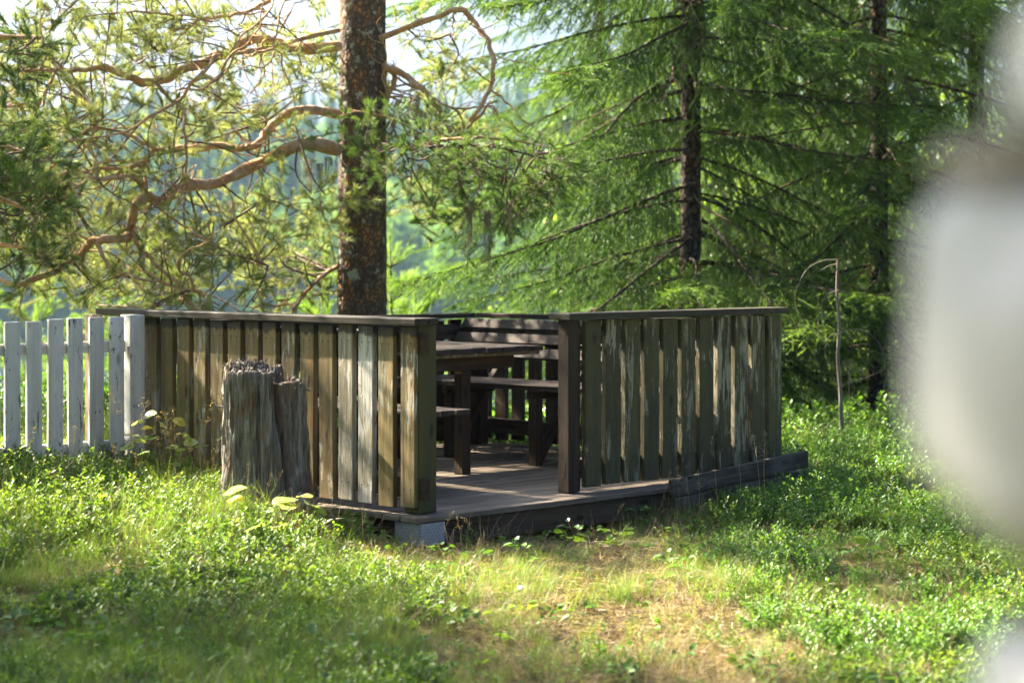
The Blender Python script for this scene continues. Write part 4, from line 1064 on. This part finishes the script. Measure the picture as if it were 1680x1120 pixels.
def herb(n, leaf, h, mat):
    g = Geo(); az = rng.uniform(0, 6.28, n); hh = h*rng.uniform(.4, 1.1, n); r = rng.uniform(.2, 1, n)*.05
    c = np.stack([np.cos(az)*r, np.sin(az)*r, hh], 1); d = np.stack([np.cos(az), np.sin(az), rng.normal(size=n)*.4], 1)
    v, f = leafquads(c, d, np.tile([0, 0, 1.0], (n, 1))+rng.normal(size=(n, 3))*.3, leaf*rng.uniform(.6, 1.2, n), leaf*.7); g.add(v, f, 0)
    for i in range(n):
        v, f = tube([c[i]*[.1, .1, 0], c[i]*[.5, .5, .7], c[i]], [.001, .0008, .0006], 3); g.add(v, f, 1)
    return g.build('herb', [mat, M['twig']])
def dead_stems(n, h):
    g = Geo()
    for i in range(n):
        b = np.array([rng.normal()*.03, rng.normal()*.03, 0]); e_ = b+np.array([rng.normal()*.06, rng.normal()*.06, h*rng.uniform(.4, 1.1)])
        v, f = tube(catmull([b, (b+e_)/2+rng.normal(size=3)*.012, e_], 6), np.linspace(.0014, .0005, 6), 3); g.add(v, f)
        m_ = (b+e_)/2; v, f = tube([m_, m_+rng.normal(size=3)*.02+np.array([0, 0, .03])], [.0008, .0004], 3); g.add(v, f)
    return g.build('dead_stems', M['dry_stem'])
hb = [herb(9, .045, .06, M['berry_leaf']), herb(8, .034, .08, M['bilberry_leaf']), herb(7, .05, .05, M['bilberry_leaf']), dead_stems(7, .20), dead_stems(6, .15)]
def field(n, y0=5.2, y1=13.4, wid=.36):
    Y = y0+(y1-y0)*rng.uniform(0, 1, n)**1.15; X = rng.uniform(-1, 1, n)*(wid*Y*.86+.95)
    u, v = uv_of(X, Y); ok = ~((u > -.02) & (u < UL+.04) & (v > -.03) & (v < VL+.05))
    ok &= ((X-stump_base.x)**2+(Y-stump_base.y)**2) > .235**2
    return X[ok], Y[ok]
def nrm_euler(n, tilt=.2): return np.stack([rng.normal(size=n)*tilt, rng.normal(size=n)*tilt, rng.uniform(0, 6.28, n)], 1)
def cover(name, label, cat, n, dens, protos, smin, smax, tilt=.18, idxf=None, **kw):
    X, Y = field(n, **kw); d = dens(X, Y); k = rng.uniform(size=len(X)) < d; X, Y = X[k], Y[k]; d = d[k]
    z = zg(X, Y); m_ = len(X); ix = rng.integers(0, len(protos), m_)
    s = rng.uniform(smin, smax, m_)*(.75+.35*np.clip(d, 0, 1))
    o = scatter_obj(name, np.stack([X, Y, z], 1), nrm_euler(m_, tilt), s, ix, protos)
    return tag(o, label, cat)
def blob(X, Y, px, py, z, rx, ry):
    p = PZ(px, py, z); return np.exp(-((X-p.x)/rx)**2-((Y-p.y)/ry)**2)
def clear(X, Y):
    return np.clip(1-1.3*np.exp(-((X+.42)/.42)**2-((Y-9.1)/.38)**2)-1.2*np.exp(-((X-.3)/.7)**2-((Y-9.75)/.45)**2), 0, 1)
def d_lingon(X, Y):
    n_ = fbm(X*1.9+5, Y*1.9, 1, 3); pm = pathmask(X, Y)
    d = sstep((n_-.39)/.14)*(X < 1.3)*np.where(X < -.2, 1.0, .55)
    d = d*sstep((-X-.05)/.5+.25)+.8*sstep((X-.75)/.4)*sstep((n_-.36)/.2)
    d = np.maximum(d, 1.1*blob(X, Y, 440, 900, -.05, .55, .5)); d = np.maximum(d, blob(X, Y, 80, 850, .05, .6, .35)); d = np.maximum(d, .9*blob(X, Y, 520, 985, -.15, .5, .25)); d = np.maximum(d, .8*blob(X, Y, 1100, 1060, -.2, .3, .25))
    return np.clip(d, 0, 1)*(1-pm*1.15)*clear(X, Y)*(1-.9*blob(X, Y, 400, 1060, -.2, .38, .22))
def d_bil(X, Y):
    n_ = fbm(X*1.5+1, Y*1.5, 7, 3)
    d = sstep((X-.8)/.45)*sstep((Y-7.3)/.9)*sstep((n_-.22)/.2)
    d = np.maximum(d*(1-.95*blob(X, Y, 1150, 850, -.1, .22, .5)), 1.2*blob(X, Y, 1270, 865, -.02, .26, .3)); d = np.maximum(d, .9*blob(X, Y, 1480, 1000, -.1, .7, .4))
    return np.clip(d, 0, 1)*(1-pathmask(X, Y))*clear(X, Y)
def d_grass(X, Y):
    n_ = fbm(X*1.3+11, Y*1.3, 3, 3); d = .35+.65*sstep((n_-.42)/.15)
    d = np.maximum(d, 1.2*blob(X, Y, 400, 1045, -.2, .42, .26)); d = np.maximum(d, blob(X, Y, 120, 880, 0, .4, .3)); d = np.maximum(d, blob(X, Y, 1130, 870, -.1, .3, .2))
    return np.clip(d, 0, 1)*(1-.8*pathmask(X, Y))*(.35+.65*clear(X, Y))*(1-.75*sstep((X-.85)/.4))
def d_straw(X, Y): return np.clip(.25+1.1*pathmask(X, Y)*sstep((fbm(X*3, Y*3, 9, 2)-.3)/.2), 0, 1)*(1-.7*sstep((X-1.2)/.4))
cover('lingonberry_shrubs', 'low glossy green lingonberry shrubs covering the ground', 'ground cover', 13000, d_lingon, berries, .6, 1.1)
cover('bilberry_shrubs', 'taller light green bilberry shrubs right of the deck', 'ground cover', 15000, d_bil, bilb, .45, .88)
cover('grass', 'fine green grass tufts between the berry shrubs', 'grass', 26000, d_grass, gr, .5, 1.15, .25)
cover('dry_grass', 'dry straw coloured grass lying along the trodden path', 'grass', 12500, d_straw, gs, .5, 1.1, .35)
cover('needle_litter', 'fallen pine needles and straw strewn on the ground', 'litter', 19000, lambda X, Y: .35+.65*pathmask(X, Y), lt, .8, 1.4, .1)
cover('mixed_herbs', 'scattered broad leaved herbs and dead stems among the shrubs', 'herbs', 5000, lambda X, Y: np.clip(.15+.8*sstep((fbm(X*2.7, Y*2.7, 12, 2)-.42)/.2), 0, 1)*(1-.5*pathmask(X, Y)), hb, .6, 1.25)
# rough growth behind the deck and down the slope
def slope_cover():
    n = 5200; Y = rng.uniform(13.2, 26, n); X = rng.uniform(-.34, .40, n)*Y; z = zg(X, Y)
    o = scatter_obj('slope_undergrowth', np.stack([X, Y, z], 1), nrm_euler(n), rng.uniform(1.0, 2.4, n), rng.integers(0, 5, n), bilb+gr[:2])
    tag(o, 'bushy green undergrowth on the slope behind the deck', 'undergrowth')
slope_cover()
# fallen twigs under the far bench and on the path
def fallen(name, label, spots, mat, rr0=.004):
    g = Geo()
    for (p, L) in spots:
        a = rng.uniform(0, 6.28); d = np.array([math.cos(a), math.sin(a), 0]); q = np.array(p); path = [q-d*L/2, q+rng.normal(size=3)*L*.06+np.array([0, 0, L*.04]), q+d*L/2+np.array([0, 0, rng.uniform(0, .03)])]
        v, f = tube(catmull(path, 8), np.linspace(rr0, rr0*.4, 8)*rng.uniform(.6, 1.3), 4); g.add(v, f)
        if L > .15:
            v, f = tube([path[1], path[1]+np.array([d[1], -d[0], .1])*L*.3], [rr0*.6, rr0*.3], 3); g.add(v, f)
    o = obj(name, g.build(name, M[mat])); tag(o, label, 'twigs', kind='stuff')
sp = []
for i in range(70):
    u, v_ = rng.uniform(.2, 2.1), VL-rng.uniform(.12, .62); p = D(u, v_, .006); sp.append((tuple(p), rng.uniform(.06, .4)))
fallen('fallen_twigs', 'tangle of fallen twigs on the deck under the sunlit bench', sp, 'twig', .0035)
sp = []
for i in range(170):
    p = PZ(rng.uniform(780, 1150), 880+rng.uniform(0, 1)**1.5*150, -.16); sp.append(((p.x, p.y, float(zg(p.x, p.y))+.008), rng.uniform(.05, .28)))
fallen('fallen_twigs', 'pale dry twigs scattered on the path before the deck', sp, 'dead_twig', .003)

# small things on the ground
def lump(name, label, cat, p, sx, sy, sz, mat, sub=3, amp=.35, freq=1.6):
    bm = bmesh.new(); bmesh.ops.create_icosphere(bm, subdivisions=sub, radius=1)
    for q in bm.verts:
        k = 1+amp*(float(fbm(q.co.x*freq+p[0]*7, q.co.y*freq, q.co.z*freq+3, 3))-.5)*2
        q.co = Vector((q.co.x*sx*k, q.co.y*sy*k, q.co.z*sz*k))
    for f in bm.faces: f.smooth = True
    me = bpy.data.meshes.new(name); bm.to_mesh(me); bm.free(); me.materials.append(M[mat])
    return tag(obj(name, me, None, p), label, cat)
p = PZ(856, 966, -.16); lump('stone', 'small smooth pale grey stone half sunk in the sunlit path', 'stone', (p.x, p.y, float(zg(p.x, p.y))+.012), .036, .03, .022, 'grey_stone')
p = P(492, 806, 9.6); lump('bark_lump', 'dark charred lump of wood at the foot of the stump', 'wood lump', (p.x, p.y, float(zg(p.x, p.y))+.04), .05, .045, .06, 'stump', 4, .5)
p = PZ(114, 942, -.03); bxz = float(zg(p.x, p.y))
mush = thing('mushroom', 'pale pinkish grey knobbly mushroom in the grass at the left', 'mushroom', (p.x, p.y, bxz))
for nm, lx, lz, s_ in (('stem', 0, .02, .018), ('cap', .004, .052, .030), ('cap', -.006, .080, .017)):
    o = lump(nm, None, None, (0, 0, 0), s_, s_, s_*.8, 'pale_lump', 3, .3); o.parent = mush; o.location = (lx, 0, lz)

def cone(px, py, label):
    p = PZ(px, py, -.16); g = Geo(); z0 = float(zg(p.x, p.y))
    for k in range(60):
        t = k/60; a = k*2.4; r = .016*math.sin(math.pi*(.12+.80*t)); c = np.array([(t-.5)*.05, math.cos(a)*r, math.sin(a)*r]); o_ = np.array([-.35, math.cos(a), math.sin(a)]); sd_ = np.array([0, -math.sin(a), math.cos(a)])
        g.add(np.stack([c-o_*.004, c+o_*.006-sd_*.006, c+o_*.009, c+o_*.006+sd_*.006]), [[0, 1, 2, 3]])
    tag(obj('pine_cone', g.build('pine_cone', M['litter']), None, (p.x, p.y, z0+.018), (0, 0, random.uniform(0, 6))), label, 'cone', 'pine cones on the path')
cone(1027, 924, 'pine cone lying on the path right of its pale twigs')
cone(862, 946, 'pine cone on the path just above the small grey stone')
cone(960, 985, 'pine cone in the middle of the sunlit path')
# aspen seedlings with large leaves ---------------------------------
def leaf_big(mat):
    nr, na = 4, 14; v = [(0, 0, 0)]; L = 1.0
    for i in range(1, nr+1):
        for j in range(na):
            a = 2*math.pi*j/na; rr_ = i/nr*(.5+.05*math.cos(a*1)); x = .5+rr_*math.cos(a)*1.0; y = rr_*math.sin(a)*(.95-.15*math.cos(a))
            if j == 0: x += .06*i/nr
            v.append((x-.5, y, .16*abs(y)+.05*math.sin(x*5)+.02*random.uniform(-1, 1)))
    f = [(0, 1+j, 1+(j+1) % na) for j in range(na)]
    for i in range(nr-1):
        for j in range(na): f.append((1+i*na+j, 1+i*na+(j+1) % na, 1+(i+1)*na+(j+1) % na, 1+(i+1)*na+j))
    v = [(x+.5, y, z) for x, y, z in v]
    return mesh('leaf', v, f, M[mat], True)
LG = [leaf_big('aspen_leaf') for _ in range(3)]; LY = leaf_big('aspen_yellow')
def seedling(px, py, Y, label, leaves, hgt, lean=(0, 0)):
    b = P(px, py, Y); b.z = float(zg(b.x, b.y))-.01
    t = thing('aspen_seedling', label, 'seedling', b, 0, 'aspen seedlings')
    top = Vector((lean[0], lean[1], hgt))
    path = catmull([(0, 0, 0), (lean[0]*.3, lean[1]*.3, hgt*.5), tuple(top)], 12)
    v, f = tube(path, np.linspace(.003, .0014, 12), 5); obj('stem', mesh('stem', v, f, M['twig'], True), t)
    for (lx, ly, s_, yel) in leaves:
        q = P(lx, ly, Y+random.uniform(-.06, .06))-b; att = path[int(np.clip(np.interp(q.z, path[:, 2], np.arange(12)), 0, 11))]
        a = math.atan2(q.y-att[1], q.x-att[0])
        lf = obj('leaf', LY if yel else random.choice(LG), t, q, (random.uniform(-.7, .7), random.uniform(-.3, .6), a), (s_*1.35, s_*1.3, s_*1.35))
        v, f = tube([att, (Vector(att)+q)/2+Vector((0, 0, .012)), q], [.0012, .001, .0008], 3); st = obj('leaf_stalk', mesh('stalk', v, f, M['grass']), lf)
        st.matrix_parent_inverse = Matrix.LocRotScale(lf.location, lf.rotation_euler, lf.scale).inverted()
seedling(262, 770, 10.45, 'leafy green aspen seedling at the corner of white fence and railing',
         [(258,676,.055,0),(236,693,.05,0),(252,702,.05,1),(284,686,.055,1),(228,716,.06,0),(255,718,.075,0),(240,725,.05,0),(270,735,.06,0),(296,712,.05,0),(300,728,.055,0),(246,742,.055,0),(285,741,.05,0),(318,735,.055,0),(222,733,.06,0),(278,760,.055,0),(265,700,.05,0)], .34)
seedling(424, 868, 9.35, 'aspen seedling with pale curled leaf standing before the stump', [(408,800,.085,0),(400,820,.06,1),(430,832,.07,0),(445,828,.09,0),(412,846,.06,0),(420,862,.06,0)], .23)
seedling(486, 868, 9.3, 'aspen seedling with yellowing sunlit leaves right of the stump foot', [(478,826,.085,0),(488,815,.06,1),(502,826,.10,0),(480,848,.07,0),(462,862,.075,0),(505,870,.07,0)], .16)
seedling(455, 920, 9.0, 'low aspen seedling with broad bleached leaves in the sunny shrubs', [(436,862,.075,0),(455,864,.08,0),(470,892,.085,0),(440,900,.08,0),(478,902,.07,0),(428,910,.06,0),(412,890,.06,0),(500,890,.07,0)], .16)

# tall grass stalks with airy seed heads ----------------------------
def stalk_mesh(h, bend, head, n=26, seedlen=.004):
    g = Geo(); path = catmull([(0, 0, 0), (bend*.25, 0, h*.5), (bend, 0, h)], 14)
    v, f = tube(path, np.linspace(.0013, .0006, 14), 3); g.add(v, f, 0)
    for i in range(n):
        t = 1-head*rng.uniform(); b = np.array([np.interp(t, np.linspace(0, 1, 14), path[:, k]) for k in range(3)])
        d = rng.normal(size=3); d[2] = abs(d[2])*.6; e_ = b+d*.022*(1.2-t)/head*.55
        v, f = tube([b, e_], [.0004, .0003], 3); g.add(v, f, 0)
        q = e_+rng.normal(size=(3, 3))*seedlen*.55
        g.add(np.vstack([q, q[:1]+[0, 0, seedlen]]), [[0, 1, 2, 3]], 0)
    return g.build('stalk', [M['straw']])
ST = [stalk_mesh(.42, .06, .30), stalk_mesh(.50, .12, .28), stalk_mesh(.36, -.05, .35), stalk_mesh(.46, .20, .26)]
def stalks(label, spots):
    vs, fs, n = [], [], 0
    for (px, py, Y, s_) in spots:
        b = P(px, py, Y); z = float(zg(b.x, b.y))-.01; me = random.choice(ST)
        v = np.empty(len(me.vertices)*3); me.vertices.foreach_get('co', v); v = v.reshape(-1, 3)*s_
        m = np.array(Euler((random.uniform(-.1, .1), random.uniform(-.2, .2), random.uniform(0, 6.28))).to_matrix())
        vs.append(v@m.T+np.array([b.x, b.y, z])); fs += [tuple(i+n for i in p.vertices) for p in me.polygons]; n += len(v)
    tag(obj('grass_stalks', mesh('grass_stalks', np.concatenate(vs), fs, M['straw'])), label, 'grass', kind='stuff')
stalks('thin dry grass stalks with airy seed heads before the fence corner',
       [(180+9*i+random.uniform(-5, 5), 770, 10.0+.04*(i % 5), random.uniform(.75, 1.05)) for i in range(18)])
stalks('thin dry grass stalks with pinkish seed heads growing before the stump', [(352,800,9.6,.62),(368,810,9.5,.6),(380,812,9.5,.55),(404,812,9.45,.65),(414,812,9.4,.6),(432,815,9.4,.55),(340,800,9.6,.7),(440,830,9.4,.5)])
stalks('thin grass stalks with seed heads before the right railing', [(1080,850,10.4,.75),(1110,850,10.4,.8),(1150,850,10.4,.9),(1180,850,10.5,.95),(1215,850,10.5,1.0),(1250,850,10.5,1.05),(1262,850,10.5,1.15),(1130,850,10.3,.7),(1000,870,10.0,.45)])
stalks('few thin straw stalks standing before the deck front board', [(720,900,9.1,.5),(760,905,9.1,.55),(800,905,9.1,.5),(960,890,9.4,.45)])
stalks('tall straw stalks in the left foreground shrubs', [(90,900,9.2,.8),(140,930,8.8,.8),(200,890,9.3,.75),(250,880,9.4,.7),(40,880,9.5,.75),(300,860,9.6,.6),(120,860,9.8,.8)])

# dead sapling ------------------------------------------------------
b = P(1385, 735, 13.2); b.z = float(zg(b.x, 13.2))-.05
ds = thing('dead_sapling', 'leafless dead sapling with arching twigs beside the right railing', 'tree', b)
def px_tube(name, pts, Y, r0, r1, mat, k=6):
    q = np.array([P(a, c, Y)-b for a, c in pts]); path = catmull(q, len(pts)*6); path[:, 1] += .03*np.sin(np.linspace(0, 3, len(path)))
    v, f = tube(path, np.linspace(r0, r1, len(path)), k); obj(name, mesh(name, v, f, M[mat], True), ds)
px_tube('trunk', [(1386,740),(1381,690),(1380,640),(1376,590),(1378,530),(1374,480),(1375,425)], 13.2, .016, .008, 'dead_twig', 8)
for pts in ([(1375,426),(1350,428),(1325,442),(1308,475),(1306,500),(1317,527)], [(1376,476),(1356,485),(1349,505),(1356,520),(1374,535)],
            [(1378,548),(1362,552),(1354,575),(1362,598),(1392,604)], [(1378,546),(1400,540),(1425,546),(1445,566),(1452,590),(1452,606),(1440,612),(1420,620),(1398,626),(1372,632)],
            [(1376,476),(1388,480),(1395,487)], [(1346,516),(1343,540),(1352,565)], [(1396,590),(1394,625),(1395,670),(1391,715),(1388,738)], [(1450,570),(1462,578),(1464,600)], [(1376,432),(1362,436),(1345,444)]):
    px_tube('twig', pts, 13.2, .0038, .0013, 'dead_twig', 5)

# ------------------------------------------------------------------ pale stone pillar close to the lens
def stone_pillar():
    d0 = .74; xl_ = lambda px, d=d0: (px-840)/FPX*d
    zpx = lambda py, d=d0: HC-(py-420)/FPX*d
    gz = float(zg(.3, d0))
    t = thing('stone_pillar', 'blurred pale whitewashed stone pillar close to the camera at the right', 'pillar', (.30, d0+.12, gz))
    O = Vector((.30, d0+.12, gz))
    def stone(x0, x1, z0, z1, y0, y1, sd_, nm='stone', mat='pale_stone', ex=.55):
        bm = bmesh.new(); bmesh.ops.create_icosphere(bm, subdivisions=4, radius=1)
        c = Vector(((x0+x1)/2, (y0+y1)/2, (z0+z1)/2))
        for q in bm.verts:
            k = 1+.16*(float(fbm(q.co.x*1.5+sd_, q.co.y*1.5, q.co.z*1.5, 3))-.5)*2
            e_ = Vector([math.copysign(abs(w_)**ex, w_) for w_ in q.co])
            q.co = Vector((e_.x*(x1-x0)/2, e_.y*(y1-y0)/2, e_.z*(z1-z0)/2))*k
        for f in bm.faces: f.smooth = True
        me = bpy.data.meshes.new(nm); bm.to_mesh(me); bm.free(); me.materials.append(M[mat])
        return obj(nm, me, t, c-O)
    # the three courses the photograph shows
    stone(xl_(1612), xl_(1612)+.17, zpx(975), zpx(268), d0-.02, d0+.20, 3, ex=.62)
    stone(xl_(1725), xl_(1725)+.15, zpx(1440), zpx(1150), d0-.02, d0+.2, 8)
    stone(xl_(1790), xl_(1790)+.15, zpx(200), zpx(-90), d0-.01, d0+.2, 13)
    xw = xl_(1735)
    z = zpx(1450); k = 0
    while z > gz-.05:
        h = random.uniform(.10, .16); stone(xw-.005+random.uniform(-.012, .012), xw+.17, z-h, z, d0-.015, d0+.2, 20+k); z -= h+.012; k += 1
    z = zpx(-90)
    for k in range(3):
        h = random.uniform(.1, .15); stone(xw+.005, xw+.17, z, z+h, d0-.015, d0+.2, 40+k); z += h+.012
    # second column of stones away from the lens axis, and the mortar core
    z = gz-.04; k = 0
    while z < zpx(-90)+.38:
        h = random.uniform(.11, .19); stone(xw+.165, xw+.33+random.uniform(-.01, .01), z, z+h, d0-.01, d0+.21, 60+k); z += h+.012; k += 1
    top = zpx(-90)+.36
    bm = bmesh.new(); bmesh.ops.create_cube(bm, size=1)
    bmesh.ops.subdivide_edges(bm, edges=list(bm.edges), cuts=8, use_grid_fill=True)
    for q in bm.verts:
        q.co = Vector((q.co.x*.25+xw+.170, q.co.y*.15+d0+.1, (q.co.z+.5)*(top-gz)+gz))
        q.co += Vector((1, 1, 0))*.012*(float(fbm(q.co.x*20, q.co.y*20, q.co.z*20, 2))-.5)
        q.co -= O
    me = bpy.data.meshes.new('mortar'); bm.to_mesh(me); bm.free(); me.materials.append(M['mortar']); obj('mortar', me, t)
    # brown mortar lump filling the dark gap over the big stone
    stone(xl_(1625), xl_(1625)+.08, zpx(300), zpx(215), d0+.03, d0+.12, 77, 'mortar_lump', 'mortar')
stone_pillar()
print('objects', len(bpy.data.objects), 'pine tufts', n_pine)

# ------------------------------------------------------------------ the air: hazy with distance
bm = bmesh.new(); bmesh.ops.create_cube(bm, size=1)
for q in bm.verts: q.co = Vector((q.co.x*640, q.co.y*520+152, (q.co.z+.5)*60-11))
me = bpy.data.meshes.new('haze'); bm.to_mesh(me); bm.free()
hm = bpy.data.materials.new('haze_air'); hm.use_nodes = True; nt = hm.node_tree
nt.nodes.remove(nt.nodes['Principled BSDF']); pv = nt.nodes.new('ShaderNodeVolumePrincipled')
pv.inputs['Color'].default_value = (.50, .80, 1.0, 1); pv.inputs['Density'].default_value = .00028; pv.inputs['Anisotropy'].default_value = .2
nt.links.new(pv.outputs[0], nt.nodes['Material Output'].inputs['Volume']); me.materials.append(hm)
tag(obj('haze', me), 'thin pale summer haze over lake and hills', 'haze', kind='stuff')
